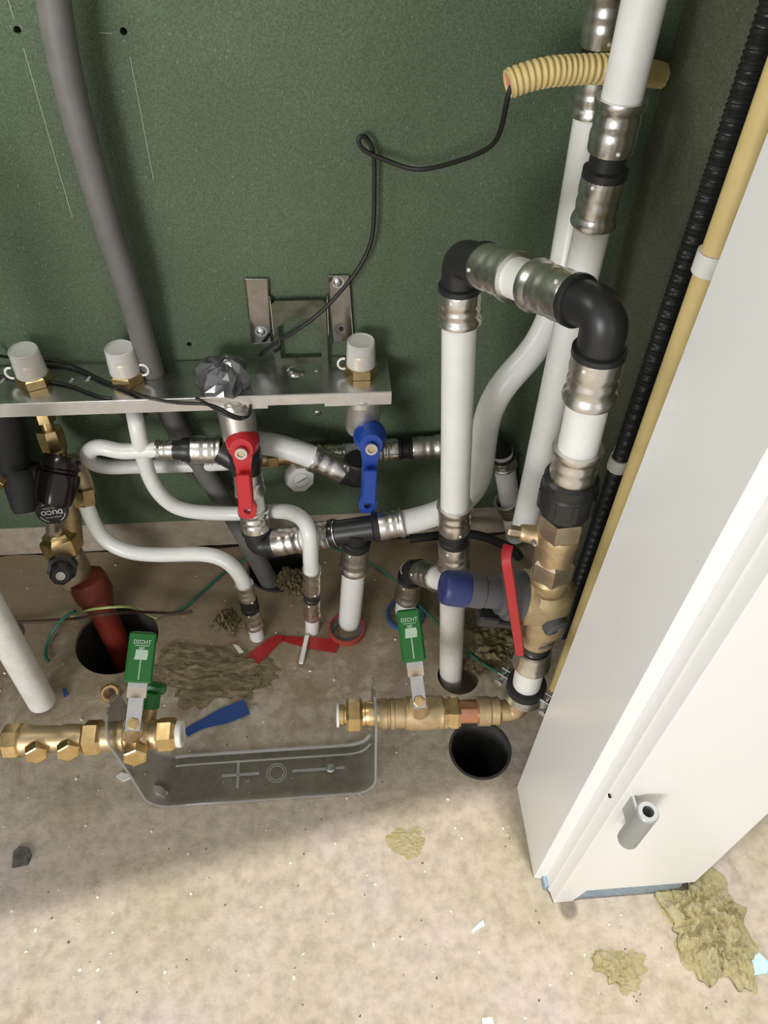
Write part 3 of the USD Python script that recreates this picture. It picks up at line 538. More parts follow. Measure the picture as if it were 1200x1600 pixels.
c2 = part(rl, 'coupling', collar(wl(618), wl(648), .0135, 1.1), 'black_plastic'); sleeve(c2, wl(622), wl(592), .0135); sleeve(c2, wl(644), wl(688), .0135)
sleeve(vb, wl(512), wl(540), .0125)
ec = at(783, 698, Y=.762); fb2 = at(806, 838, Y=.77); d3 = nrm(fb2 - ec)
e3 = part(rl, 'elbow', elbow(ec, wl(700) - wl(780), d3, .022, .022, .0145), 'black_plastic'); part(rl, 'pipe', cyl(ec + d3 * .01, fb2, .0155, 24), 'white_pipe')
sleeve(e3, at(797, 800, Y=.765), at(791, 784, Y=.762) + d3 * -.004, .0155); sleeve(e3, ec + d3 * .020, on(ec, fb2, 727), .0150)
sb = thing('black_hose', 'black hose lying behind the red lever at the foot of the wall', 'hose', at(770, 845, Z=.02))
part(sb, 'hose', tube(spline([at(640, 842, Y=.755), at(700, 835, Y=.752), at(745, 836, Y=.745), at(780, 848, Y=.735), at(800, 858, Y=.72), at(812, 872, Y=.70)], 30), .007, 12), 'black_rubber')

# ================================================================== thin bent pipes
tp1 = thing('bent_pipe', 'thin white pipe bending from the bracket across the steel sleeves to the floor', 'pipe', at(487, 985, Z=0))
o = b2.copy(); o[2] = ZF - .02
top = at(208, 640, Y=b2[1])
p2 = [top, at(214, 668, Y=.715), at(227, 725, Y=.714), at(245, 765, Y=.713), at(275, 792, Y=.712), at(320, 801, Y=.711), at(380, 802, Y=.708), at(432, 799, Y=.683), at(462, 804, Y=.645), at(480, 822, Y=.614), at(485, 850, Y=.603), at(487, 890, Y=.605)]
part(tp1, 'pipe', tube(spline(p2, 90), .0100, 20), 'white_pipe'); e_ = at(488, 990, Z=-.01); f0 = p2[-1]; bq = lambda y: on(f0, e_, y)
part(tp1, 'pipe', cyl(bq(940), e_, .0100, 20), 'white_pipe'); c3 = part(tp1, 'coupling', collar(bq(922), bq(936), .0105), 'black_plastic'); sleeve(c3, bq(925), bq(889), .0100); sleeve(c3, bq(934), bq(962), .0100)
cn = part(tp1, 'union_nut', cat(hexnut(top + (0, 0, .004), (0, 0, -1), .016, .0165), cyl(top + (0, 0, .02), top, .012, 18)), 'brass', smooth=20)
tp2 = thing('bent_pipe', 'thin white pipe bending from the safety valve to the left red tape strip', 'pipe', at(402, 1000, Z=0))
p3 = [at(133, 786, Y=.705), at(141, 805, Y=.70), at(160, 838, Y=.692), at(190, 858, Y=.682), at(230, 866, Y=.672), at(280, 866, Y=.662), at(325, 867, Y=.652), at(355, 878, Y=.642), at(374, 898, Y=.632), at(383, 918, Y=.627)]
part(tp2, 'pipe', tube(spline(p3, 80), .0102, 20), 'white_pipe'); f1 = p3[-1]; e1_ = at(404, 1003, Z=-.012); bz = lambda y: on(f1, e1_, y)
part(tp2, 'pipe', cyl(bz(950), e1_, .0105, 20), 'white_pipe'); c4 = part(tp2, 'coupling', collar(bz(935), bz(953), .0115), 'black_plastic'); sleeve(c4, bz(938), bz(912), .0102); sleeve(c4, bz(950), bz(978), .0105)
solo('floor_pipe', 'thick white pipe leaning to the floor at the left edge', 'pipe', tube([at(30, 1032, Y=.53) + (at(30, 1032, Y=.53) - at(66, 1096, Z=.010)) * k for k in (6.0, 3, 1.5)] + [at(30, 1032, Y=.53), at(66, 1096, Z=.010)], .0178, 26), 'dirty_white_pipe')

# ================================================================== safety valve group at the left
Q = thing('safety_valve', 'brass safety valve with printed black knob and chrome stem', 'valve', at(110, 870, Y=.70))
q0, q1_ = at(70, 652, Y=b1[1]), at(99, 742, Y=.725)
turned(Q, 'connection_nut', q0, q1_, [(640, 30), (648, 32), (658, 32)], 'brass', n=6, smooth=20, ph=.4)
turned(Q, 'inlet_tube', q0, q1_, [(655, 20), (682, 20)], 'brass'); turned(Q, 'compression_nut', q0, q1_, [(670, 40), (676, 43), (684, 43), (700, 40)], 'brass', n=8, smooth=24)
turned(Q, 'compression_ring', q0, q1_, [(698, 34), (704, 36), (708, 30), (716, 30)], 'brass')
kA, kB = at(98, 712, Y=.712), at(84, 790, Y=.668)
knob = turned(Q, 'knob', kA, kB, [(712, 52), (720, 60), (731, 61), (734, 54), (737, 54), (740, 62), (748, 64), (770, 60), (786, 53), (790, 48)], 'dark_red_plastic', label='glossy black knob', smooth=40)
nk = nrm(nrm(EYE - kB) * .65 + nrm(kB - kA) * .5); kc = kB + nk * .011 + RIGHT * -.001 + DOWN * .0015
part(knob, 'knob_disc', spin(kc - nk * .012, nk, [(0, .0175), (.006, .0192), (.010, .0194), (.012, .0186), (.0125, .010)], 30), 'black_plastic')
s_ = nrm(RIGHT - nk * (RIGHT @ nk)); t_ = np.cross(nk, s_)
pk = cat(text('DUCO', .0064, kc + nk * .0007 + t_ * .0005, -s_, -t_, True), text('10 bar 15 mm', .0021, kc + nk * .0007 + t_ * .0072 * -1 + t_ * 0, -s_, -t_), text('CE 10000', .0021, kc + nk * .0007 + t_ * .0072 - s_ * .002, -s_, -t_))
for a0, a1 in ((1.45, 2.15), (3.4, 4.25), (5.2, 6.1)):
    th = np.linspace(a0, a1, 10); pk = cat(pk, tube(kc + nk * .0007 + np.outer(np.cos(th), s_) * .0150 + np.outer(np.sin(th), t_) * .0150, .0005, 6))
part(knob, 'knob_print', pk, 'white_print', 'white printed lettering')
sA, sB = at(87, 812, Y=.70), at(140, 915, Y=.660)
part(Q, 'stem', cyl(at(85, 800, Y=.692), at(88, 842, Y=.692), .0125, 24), 'steel', 'chrome stem')
nA, nB = at(89, 835, Y=.692), at(112, 888, Y=.675)
turned(Q, 'bonnet_nut', nA, nB, [(832, 44), (836, 46), (840, 58), (844, 60), (862, 58), (866, 50)], 'brass', n=6, smooth=20, ph=.1)
turned(Q, 'valve_body', nA, nB, [(862, 46), (868, 52), (880, 54), (905, 54), (910, 50)], 'dull_brass')
side = [at(104, 722, Y=.735), at(122, 745, Y=.73), at(131, 772, Y=.715)]
part(Q, 'side_body', cat(tube(spline(side, 16), .0155, 22), cyl(at(100, 735, Y=.735), at(112, 850, Y=.70), .0155, 20)), 'cast_brass')
part(Q, 'outlet_nut', hexnut(at(129, 762, Y=.716), p3[0] - at(129, 762, Y=.716), .024, .0150), 'brass', smooth=20)
dn = at(98, 886, Y=.655); dd_ = nrm(at(93, 906, Y=.618) - dn)
dk_ = part(Q, 'drain_knob', spin(dn - dd_ * .01, dd_, [(0, .016), (.004, .0195), (.019, .0195), (.021, .015), (.022, .0150), (.038, .0142), (.040, .011), (.040, .0045), (.034, .004)], 8, ring=False), 'black_plastic', smooth=20)
part(dk_, 'drain_bore', spin(dn + dd_ * .0298, dd_, [(0, .0058), (.0012, .0058), (.0012, .0035), (.0004, .003)], 16), 'nickel')
rpA, rpB = at(130, 893, Y=.668), at(203, 1045, Z=-.09)
turned(Q, 'outlet_coupling', rpA, rpB, [(900, 46), (902, 58), (906, 60), (928, 60), (930, 54), (937, 54), (939, 47), (944, 46)], 'red_coupling', label='red pipe coupling', n=10, smooth=40)
part(Q, 'drain_pipe', cyl(on(rpA, rpB, 930), rpB, .0178, 28), 'red_pipe', 'red pipe going down into the floor hole')
# second safety valve in the dark corner under the bracket
W = thing('black_valve', 'black valve knob hanging in the dark corner left of the printed safety valve', 'valve', at(30, 760, Y=.73))
part(W, 'valve_body', cat(cyl(np.array([*at(20, 655, Y=.755)[:2], ZF - .002]), at(25, 740, Y=.75), .020, 20, .002), cyl(at(-40, 735, Y=.75), at(60, 742, Y=.75), .018, 20)), 'black_rubber')
part(W, 'knob', spin(at(28, 735, Y=.745), at(42, 802, Y=.71) - at(28, 735, Y=.745), [(0, .018), (.006, .021), (.022, .0215), (.050, .0185), (.056, .015)], 10), 'black_rubber', smooth=40)
part(W, 'brass_plug', hexnut(at(4, 750, Y=.705), (-.3, -1, 0), .010, .008), 'brass', smooth=20)

# ================================================================== brass valves on the clear bracket at the front
ZV = .12
def lever_assembly(T, stem, end, w, printu):
    n = nrm(EYE - (stem + end) / 2); v = nrm((end - stem) - n * ((end - stem) @ n)); s = np.cross(v, n); L = np.linalg.norm(end - stem)
    ln = part(T, 'lever', cat(obox(stem + v * .012 + n * .002, v, s, .040, w * .8, .0022, .0006), obox(stem + v * .034 + n * .008, v + n * .9, s, .018, w, .0022, .0006), obox(stem + v * (.040 + (L - .04) / 2) + n * .014, v, s, L - .035, w, .0022, .0006)), 'bracket_steel', 'bare steel lever')
    g0 = .043; gl = L - g0 + .002
    g = part(ln, 'grip', obox(stem + v * (g0 + gl / 2) + n * .014, v, s, gl, w * 1.36, .007, .0022), 'green_grip', 'green plastic grip')
    part(T, 'lever_nut', cat(hexnut(stem + n * .003, n, .004, .0068), cyl(stem, stem + n * .010, .0035, 12)), 'brass', smooth=20)
    up = n * (.014 + .0037); at_ = lambda k, o=0: stem + v * (g0 + gl * k) + up + s * o
    pr = cat(text('DICHT', .0042, at_(.80), s, v, True), obox(at_(.73), s, v, w * .7, .0008, .0003, .0001), text('MP', .0030, at_(.675), s, v, True),
             put(extr(Polygon([(-.0065, -.005), (.006, -.005), (.0068, 0), (.0062, .005), (-.0055, .005), (-.0058, 0)]).buffer(.0004), .0003), at_(.55), s, v))
    pr = cat(pr, *[obox(at_(.46 - i * .0215), v, s, gl * .0165, .0016, .0003, .0001) for i in range(19)])
    part(g, 'grip_print', pr, 'green_print', 'pale printed lettering and badge')
BA, BB = at(527, 1117, Z=ZV), at(800, 1110, Z=ZV)
BV = thing('brass_ball_valve', 'brass ball valve with green lever below the front white pipe', 'valve', (BA + BB) / 2)
kx = dict(k=0)
part(BV, 'plastic_plug', spin(on(BA, BB, 526, 0), BB - BA, [(0, .009), (0, .0142), (.003, .0142), (.003, .009)], 26, ring=True), 'white_plastic', 'white plastic end ring')
turned(BV, 'inlet_ring', BA, BB, [(528, 24), (530, 33), (537, 33), (538, 30), (545, 30)], 'brass', **kx)
turned(BV, 'inlet_nut', BA, BB, [(541, 46), (545, 52), (562, 52), (566, 46)], 'brass', n=6, smooth=20, ph=.25, **kx)
turned(BV, 'inlet_thread', BA, BB, [(564, 38), (570, 40), (571, 36), (577, 40), (590, 40)], 'brass', **kx)
turned(BV, 'body', BA, BB, [(588, 44), (592, 47), (604, 47), (606, 43), (608, 43), (610, 49), (615, 49), (617, 46), (630, 46), (634, 52), (648, 54), (664, 54), (678, 52), (684, 50), (690, 52), (694, 46), (700, 42)], 'cast_brass', **kx)
turned(BV, 'outlet_nut', BA, BB, [(690, 46), (693, 54), (697, 50), (700, 48), (704, 54), (713, 54), (718, 46)], 'brass', n=6, smooth=20, ph=.1, **kx)
turned(BV, 'copper_tail', BA, BB, [(714, 37), (750, 37)], 'copper', label='short copper tail', **kx)
turned(BV, 'elbow_nut', BA, BB, [(744, 38), (746, 46), (764, 46), (766, 42), (778, 44), (781, 38)], 'cast_brass', **kx)
eb = on(BA, BB, 808, 0); part(BV, 'elbow', cat(tube(fillet([on(BA, BB, 778, 0), eb, vp(1075)], .012, 10), .0125, 24), spin(vp(1094), vp(1075) - vp(1094), [(0, .013), (.004, .0175), (.012, .018), (.014, .0165)], 26)), 'cast_brass')
st = on(BA, BB, 655, 0) + nrm(EYE - on(BA, BB, 655, 0)) * .024 - np.array([0, 0, 0.0]); st = st + (at(655, 1093, Y=st[1]) - st) * .9
part(BV, 'stem_boss', spin(on(BA, BB, 655, 0), st - on(BA, BB, 655, 0), [(0, .014), (np.linalg.norm(st - on(BA, BB, 655, 0)) - .002, .010)], 20), 'cast_brass')
lend = EYE + ray(638, 957) * (FPX / ppm(st)); lever_assembly(BV, st, lend, .0195, 1)

# left manifold
LA, LB = at(-40, 1160, Z=ZV), at(286, 1146, Z=ZV)
LV = thing('brass_manifold', 'brass check valve and ball valve with green lever, at the left edge', 'valve', (at(150, 1155, Z=ZV)))
turned(LV, 'supply_pipe', LA, LB, [(-40, 32), (14, 32)], 'white_pipe', label='white pipe stub', **kx)
turned(LV, 'inlet_nut', LA, LB, [(8, 46), (12, 54), (24, 56), (33, 55), (36, 48)], 'brass', n=8, smooth=24, **kx)
turned(LV, 'check_body', LA, LB, [(33, 38), (36, 48), (40, 50), (46, 48), (74, 42), (80, 42), (96, 40), (100, 44), (112, 44), (135, 40)], 'cast_brass', **kx)
turned(LV, 'middle_nut', LA, LB, [(131, 46), (135, 54), (156, 54), (160, 48), (163, 42)], 'brass', n=6, smooth=20, ph=.25, **kx)
turned(LV, 'thread', LA, LB, [(160, 42), (164, 46), (180, 46), (188, 42)], 'cast_brass', **kx)
turned(LV, 'body', LA, LB, [(184, 40), (188, 48), (196, 48), (198, 42), (206, 42), (212, 50), (228, 50), (234, 42), (236, 42), (240, 46), (248, 46), (250, 42)], 'cast_brass', **kx)
turned(LV, 'outlet_nut', LA, LB, [(246, 46), (249, 52), (270, 52), (274, 46), (277, 42)], 'brass', n=6, smooth=20, ph=.25, **kx)
part(LV, 'plastic_plug', spin(on(LA, LB, 276, 0), LB - LA, [(0, .009), (0, .0135), (.001, .0155), (.006, .0155), (.007, .0145), (.007, .009)], 28, ring=True), 'white_plastic', 'white plastic end ring')
for nm, (bx_, by_), (ex, ey), rr in (('test_plug', (57, 1158), (57, 1182), .0115), ('test_plug', (106, 1156), (107, 1178), .0115), ('drain_port', (213, 1158), (211, 1186), .0125)):
    p_ = at(bx_, by_, Z=ZV); e__ = at(ex, ey, Z=ZV + .006) ; dq = nrm(e__ - p_); Lq = np.linalg.norm(e__ - p_)
    pl = part(LV, nm, spin(p_, dq, [(0, rr * 1.05), (Lq * .5, rr)], 20), 'cast_brass'); part(pl, 'plug_head', hexnut(p_ + dq * Lq * .5, dq, Lq * .5, rr * 1.12, ch=.08), 'brass', smooth=20)
st2 = on(LA, LB, 208, 0) + nrm(EYE - on(LA, LB, 208, 0)) * .022; st2 = st2 + (at(208, 1128, Y=st2[1]) - st2) * .9
part(LV, 'stem_boss', spin(on(LA, LB, 208, 0), st2 - on(LA, LB, 208, 0), [(0, .014), (np.linalg.norm(st2 - on(LA, LB, 208, 0)) - .002, .010)], 20), 'cast_brass')
lend = EYE + ray(224, 994) * (FPX / ppm(st2)); lever_assembly(LV, st2, lend, .0215, 1)
g0_ = at(232, 1130, Z=ZV); g1_ = at(240, 1066, Y=g0_[1] + .03); gd = nrm(g1_ - g0_); Lg = np.linalg.norm(g1_ - g0_)
gp = part(LV, 'side_port', cyl(g0_, g0_ + gd * Lg * .5, .0080, 18), 'cast_brass'); part(gp, 'green_knob', cat(spin(g0_ + gd * Lg * .42, gd, [(0, .0105), (Lg * .34, .0105), (Lg * .4, .012)], 8), obox(g0_ + gd * Lg * .88, gd, RIGHT, Lg * .25, .030, .012, .003)), 'green_grip', 'dark green drain knob', smooth=24)

# clear meter bracket
CB = thing('meter_bracket', 'clear plastic water meter bracket lying on the floor holding both brass valves', 'bracket', (-.1, .4, 0))
x0, x1, y0, y1 = -.222, .041, .373, .436
xl = on(LA, LB, 181, 0)[0]
def half(z, zt, yc, yf0, yb0):                       # front and back edge of the sheet at height z of an ear
    w_ = .031; zc = zt - w_
    if z >= zc: q_ = math.sqrt(max(w_ ** 2 - (z - zc) ** 2, 1e-8)); return yc - q_, yc + q_
    k_ = max(0, 1 - z / zc) ** 1.3; return (yc - w_) * (1 - k_) + yf0 * k_, (yc + w_) * (1 - k_) + yb0 * k_
path = []
for z in np.r_[np.linspace(.163, .132, 9) , np.linspace(.120, .030, 8)]: path.append((xl + (x0 - xl) * max(0, 1 - z / .15) ** 1.0 * .6, z, *half(z, .1635, .421, y0, y1)))
xb = path[-1][0]
for t_ in np.linspace(.25, 1, 6): path.append((xb + .024 * (1 - math.cos(t_ * math.pi / 2)), .030 - .026 * math.sin(t_ * math.pi / 2), *half(.030 * (1 - t_), .1635, .421, y0, y1)))
for x in np.linspace(xb + .03, x1 - .025, 12): path.append((x, .004, y0, y1))
for t_ in np.linspace(.15, 1, 6): path.append((x1 - .020 + .020 * math.sin(t_ * math.pi / 2), .004 + .026 * (1 - math.cos(t_ * math.pi / 2)), *half(.030 * t_, .168, .421, y0, y1)))
for z in np.r_[np.linspace(.040, .130, 8), np.linspace(.137, .1675, 9)]: path.append((x1, z, *half(z, .168, .421, y0, y1)))
path = np.array(path); tt = np.gradient(path[:, :2], axis=0); tt /= np.linalg.norm(tt, axis=1)[:, None]; nn = np.stack([-tt[:, 1], tt[:, 0]], 1)
V = []; F = []
for q_, n_ in zip(path, nn):
    for o_, y_ in ((-.0011, q_[2]), (-.0011, q_[3]), (.0011, q_[3]), (.0011, q_[2])): V.append((q_[0] + n_[0] * o_, y_, q_[1] + n_[1] * o_))
for i_ in range(len(path) - 1):
    for j_ in range(4):
        a, b, k = i_ * 4, i_ * 4 + 4, (j_ + 1) % 4; F += [[a + j_, b + j_, b + k], [a + j_, b + k, a + k]]
l_ = (len(path) - 1) * 4; F += [[0, 1, 2], [0, 2, 3], [l_, l_ + 2, l_ + 1], [l_, l_ + 3, l_ + 2]]
m = trimesh.Trimesh(V, F, process=False); m.fix_normals(); part(CB, 'clear_shell', m, 'clear_plastic', smooth=40)
fr_ = [(q_[0], q_[2], q_[1]) for q_ in path]; bk_ = [(q_[0], q_[3], q_[1]) for q_ in path]
part(CB, 'front_rim_highlight', tube(fr_, .0016, 8), 'clear_edge_lit'); part(CB, 'back_rim_highlight', tube(bk_, .0016, 8), 'clear_edge_lit')  # added pale tubes drawn as the highlights along the sheet edges
rg = [(xb + .030, y1 - .004, .012), (xb + .045, y1 - .004, .014), (x1 - .03, y1 - .004, .014), (x1 - .012, y1 - .004, .020), (x1 - .003, y1 - .004, .040)]
part(CB, 'ridge', tube(fillet(rg, .02), .0022, 10), 'clear_edge_lit'); part(CB, 'ridge', tube(fillet([(a, b - .010, c - .005) for a, b, c in rg], .02), .0013, 8), 'clear_edge_lit')
for a, b, c, d in ((.072, .0315, .118, .0345), (.090, .016, .0935, .050), (.160, .0315, .226, .0345)):
    part(CB, 'slot', bxx(x0 + a, x0 + c, y0 + b, y0 + d, .0052, .0064), 'clear_edge_lit', 'moulded slot')
part(CB, 'emblem', cat(*[spin(np.array([x0 + .140, y0 + .032, .0056]), (0, 0, 1), [(0, a), (0, a + .0012), (.0006, a + .0012), (.0006, a)], 28, ring=True) for a in (.0115, .0085)]), 'clear_edge_lit')
part(CB, 'base_bolt', cat(spin((x0 + .208, y0 + .033, .006), (0, 0, 1), [(0, .006), (.0015, .006), (.0025, .004), (.004, .0035)], 18)), 'zinc')

# ================================================================== conduits and cables
gcd = thing('grey_conduit', 'thick grey conduit running down the green board into a floor hole', 'conduit', gc[-2])
part(gcd, 'conduit', tube(spline(gc, 90), .0140, 22), 'conduit_grey')
stp = at(300, 739, Y=.768); part(gcd, 'conduit_clip', cat(obox(at(299, 739, Y=.775), RIGHT, (0, 0, 1), .016, .012, .002, .0006), spin(at(299, 740, Y=.773), (0, -1, 0), [(0, .0035), (.002, .002)], 12)), 'zinc', 'small metal clip')
yc = [at(797, 130, Y=.668), at(822, 121, Y=.670), at(855, 113, Y=.673), at(900, 109, Y=.678), at(945, 108, Y=.683), at(990, 111, Y=.72), at(1030, 117, X=XW - .006), at(1050, 119, X=XW + .01)]
P = spline(yc, 400); s = np.r_[0, np.cumsum(np.linalg.norm(np.diff(P, axis=0), axis=1))]
yl = thing('corrugated_tube', 'cream corrugated tube sticking out of the right wall behind the riser', 'tube', yc[-1])
part(yl, 'tube_wall', tube(P, .0112 + .0007 * np.sign(np.sin(s * 2 * np.pi / .0052)) * np.abs(np.sin(s * 2 * np.pi / .0052)) ** .5, 22), 'cream_conduit')
ed = nrm(P[0] - P[6]); part(yl, 'tube_mouth', spin(P[0] + ed * .0003, ed, [(0, .0085), (.0006, .0085)], 20), 'pink_lining', 'pinkish open mouth')
part(yl, 'mouth_rim', spin(P[0] - ed * .001, ed, [(0, .0085), (0, .0108), (.003, .0108), (.003, .0085)], 24, ring=True), 'cream_conduit')
ct = [at(801, 132, Y=.668), at(794, 150, Y=.666), at(785, 193, Y=.675), at(770, 225, Y=.69), at(735, 245, Y=.715), at(690, 259, Y=.74), at(645, 264, Y=.758), at(605, 251, Y=.765), at(578, 240, Y=.768), at(563, 228, Y=.77), at(561, 217, Y=.771), at(568, 213, Y=.772), at(578, 224, Y=.773), at(584, 245, Y=.772), at(585, 300, Y=.772), at(582, 365, Y=.77), at(567, 408, Y=.768), at(535, 452, Y=.762), at(490, 497, Y=.755), at(440, 530, Y=.762), at(406, 556, Y=.772)]
cb = thing('thin_cable', 'thin black cable looping over the green board from the cream tube to the bracket', 'cable', ct[-1])
part(cb, 'cable', tube(spline(ct, 240), .0023, 10), 'black_cable')
part(cb, 'cable_tail', tube(spline([at(437, 530, Y=.762), at(436, 543, Y=.755), at(428, 549, Y=.75)], 12), .0022, 8), 'black_cable')
kc2 = thing('bracket_cable', 'thin black cable draped over the left part of the steel bracket', 'cable', (-.25, .73, ZF))
part(kc2, 'cable', tube(spline([at(-20, 550, Y=.76), at(30, 560, Z=ZF + .012), at(80, 563, Z=ZF + .006), at(115, 572, Z=ZF + .004), at(160, 594, Z=ZF + .003), at(205, 612, Z=ZF + .003), at(240, 623, Z=ZF + .003), at(285, 630, Y=YF - .005), at(325, 632, Y=YF - .010), at(348, 641, Y=.688), at(370, 651, Y=.686), at(386, 651, Y=.69), at(391, 640, Y=.70), at(392, 631, Y=.712)], 120), .0020, 10), 'black_cable')
part(kc2, 'cable', tube(spline([at(-10, 586, Z=ZF + .002), at(40, 592, Z=ZF + .002), at(92, 598, Z=ZF + .0025), at(120, 606, Z=ZF + .002), at(155, 619, Z=ZF + .002), at(175, 621, Z=ZF + .002)], 40), .0017, 8), 'black_cable')
part(kc2, 'cable', tube(spline([at(306, 622, Y=YF - .004), at(320, 629, Y=YF - .008), at(343, 643, Y=.688), at(368, 654, Y=.684), at(382, 653, Y=.686)], 24), .0018, 8), 'black_cable')
# black corrugated and cream conduit on the right wall
bc0, bc1 = at(1205, 20, X=.331), at(890, 950, X=.331)
bcp = [at(1200, 20, X=.330), at(1142, 200, X=.330), at(1107, 333, X=.330), at(1070, 400, X=.330) , at(1010, 600, X=.330), at(975, 705, X=.330), at(945, 790, X=.330), at(915, 880, X=.330), at(880, 990, X=.330)]
bl0, bl1 = at(1200, 25, X=.330), at(925, 850, X=.330)
P = np.linspace(bl0 + (bl0 - bl1) * .2, bl1 + (bl1 - bl0) * .45, 700); s = np.r_[0, np.cumsum(np.linalg.norm(np.diff(P, axis=0), axis=1))]
bcn = thing('black_corrugated_tube', 'black corrugated tube running down the right wall beside the cream conduit', 'tube', bl1)
part(bcn, 'tube_wall', tube(P, .0088 + .0009 * np.sin(s * 2 * np.pi / .0046), 18), 'black_plastic', smooth=40)
ccA, ccB = at(1150, 300, Y=.500), at(868, 1082, Z=-.01)
cc = thing('cream_conduit', 'smooth cream conduit standing on the floor beside the white door frame', 'conduit', ccB)
part(cc, 'conduit', cyl(ccA + (ccA - ccB) * .3, ccB, .0098, 22), 'cream_conduit')
for px, py, aim in ((1103, 408, 0), (962, 722, 1)):
    c_ = on(ccA, ccB, py) if not aim else on(bl0, bl1, py); dq = nrm(ccB - ccA); T_ = cc if not aim else bcn
    s2 = part(T_, 'wall_clip', spin(c_ - dq * .008, dq, [(0, .0098), (0, .0122), (.017, .0122), (.017, .0098)], 22, ring=True), 'white_plastic', 'white plastic wall clip')
    part(s2, 'clip_foot', obox(c_ + np.array([.006 if not aim else .004, -.013 if not aim else .014, 0]), (0, 1, 0), (0, 0, 1), .016, .014, .010, .002), 'white_plastic')
    if not aim: part(s2, 'clip_hole', spin(c_ + np.array([.0005, -.0155, -.002]), (-1, 0, 0), [(0, .0025), (.0012, .0025)], 12), 'dark_void')
# loose wires on the floor
def wire(pts, rr, mt, name, label, n=80): return solo(name, label, 'wire', tube(spline(pts, n), rr, 8), mt)
f_ = lambda x, y, z=.004: at(x, y, Z=z)
wire([f_(77, 1033), f_(71, 1020), f_(78, 995, .01), f_(95, 970, .03), f_(118, 955, .05), f_(150, 945, .06)][:5], .0022, 'green_wire', 'green_wire', 'short green wire end curling beside the left floor hole', 40)
wire([f_(112, 963, .012), f_(135, 954, .075), f_(160, 950, .105), f_(190, 948, .10), f_(217, 953, .05), f_(245, 966, .006)], .0018, 'yellow_green_wire', 'earth_wire', 'yellow and green wire crossing the red pipe', 40)
wire([f_(-5, 974, .006), f_(60, 970, .006), f_(110, 967, .03), f_(140, 963, .09), f_(165, 960, .10), f_(200, 957, .075), f_(240, 957, .02), f_(272, 958, .005), f_(300, 955)], .0020, 'brown_wire', 'brown_wire', 'brown wire lying across the left floor hole', 60)
wire([f_(268, 959), f_(300, 940), f_(335, 908), f_(372, 880, .006), f_(420, 860, .03), f_(480, 856, .05), f_(520, 857, .045), f_(555, 868, .03), f_(600, 893, .02), f_(640, 930, .012), f_(690, 980), f_(735, 1022), f_(785, 1054)], .0020, 'green_wire', 'green_wire', 'long dark green wire crossing the floor behind the pipes', 120)

# ================================================================== things lying on the floor
def blob(px, py, rx, ry, hgt, seed, amp=.35, freq=22):
    c = at(px, py, Z=0); m = trimesh.creation.icosphere(5); v = m.vertices.copy(); n = meshkit.fbm(v * 2.2 + seed * 7.3, 4, seed); k = 1 + amp * (n - .5) * 2
    a = np.arctan2(v[:, 1], v[:, 0]); k2 = 1 + .28 * (meshkit.noise(np.stack([np.cos(a) * 2, np.sin(a) * 2, a * 0 + seed], 1), seed) - .5) * 2
    v = v * k[:, None]; v[:, :2] *= (k2 + .22 * (meshkit.fbm(np.stack([np.cos(a) * 7, np.sin(a) * 7, a * 0 + seed], 1), 3, seed) - .5))[:, None]; z = np.maximum(v[:, 2], -.05) * hgt * (0.35 + 1.3 * np.abs(meshkit.fbm(np.stack([v[:, 0] * 4 + .6 * n, v[:, 1] * 4, v[:, 0] * 0 + seed], 1), 4, seed + 3) - .5) * 2.2 + .35 * meshkit.noise(np.stack([v[:, 0] * 17, v[:, 1] * 17, v[:, 0] * 0], 1), seed))
    m.vertices = np.stack([c[0] + v[:, 0] * rx, c[1] + v[:, 1] * ry, z], 1); return m
solo('mineral_wool', 'big olive lump of mineral wool on the floor in front of the door frame', 'mineral wool', blob(1108, 1445, .044, .058, .022, 2), 'wool', smooth=60)
solo('mineral_wool', 'small scrap of mineral wool on the floor left of the big lump', 'mineral wool', blob(968, 1512, .026, .020, .005, 5, .7), 'wool', smooth=60)
solo('mineral_wool', 'flat olive smear of mineral wool in the middle of the floor', 'mineral wool', blob(638, 1317, .019, .015, .0018, 7, .5), 'wool', smooth=60)
solo('mineral_wool', 'wide trampled patch of mineral wool behind the blue tape', 'mineral wool', blob(335, 1052, .075, .042, .0045, 11, .7), 'dark_wool', smooth=60)
solo('mineral_wool', 'tuft of mineral wool left of the thin pipe ending at the red tape', 'mineral wool', blob(352, 975, .022, .018, .016, 13, .6), 'dark_wool', smooth=60)
solo('mineral_wool', 'tuft of mineral wool at the edge of the hole with the grey conduit', 'mineral wool', blob(458, 912, .022, .026, .012, 17, .6), 'dark_wool', smooth=60)
solo('mineral_wool', 'patch of mineral wool on the floor right of the front pipe', 'mineral wool', blob(765, 1005, .050, .045, .006, 19, .7), 'dark_wool', smooth=60)
def ribbon(pts, w, mt, label, z=.001):
    P = np.array([f_(x, y, z + .0006 * i) for i, (x, y) in enumerate(pts)]); P = spline(P, 24); T = np.gradient(P, axis=0); T /= np.linalg.norm(T, axis=1)[:, None]; S_ = np.cross([0, 0, 1], T); W_ = np.interp(np.linspace(0, 1, 24), np.linspace(0, 1, len(w)), w)[:, None] / 2
    zz = .0012 * (meshkit.noise(P * 90, 3) - .2)[:, None] * np.array([0, 0, 1]); V = np.stack([P - S_ * W_ + zz, P + S_ * W_, P + S_ * W_ - [0, 0, .0008], P - S_ * W_ + zz - [0, 0, .0008]], 1).reshape(-1, 3); F = []
    for i in range(23):
        for j in range(4):
            a, b, k = i * 4, i * 4 + 4, (j + 1) % 4; F += [[a + j, b + j, b + k], [a + j, b + k, a + k]]
    F += [[0, 1, 2], [0, 2, 3], [92, 94, 93], [92, 95, 94]]
    m = trimesh.Trimesh(V, F, process=False); m.fix_normals(); return solo('tape_strip', label, 'tape', m, mt, smooth=30)
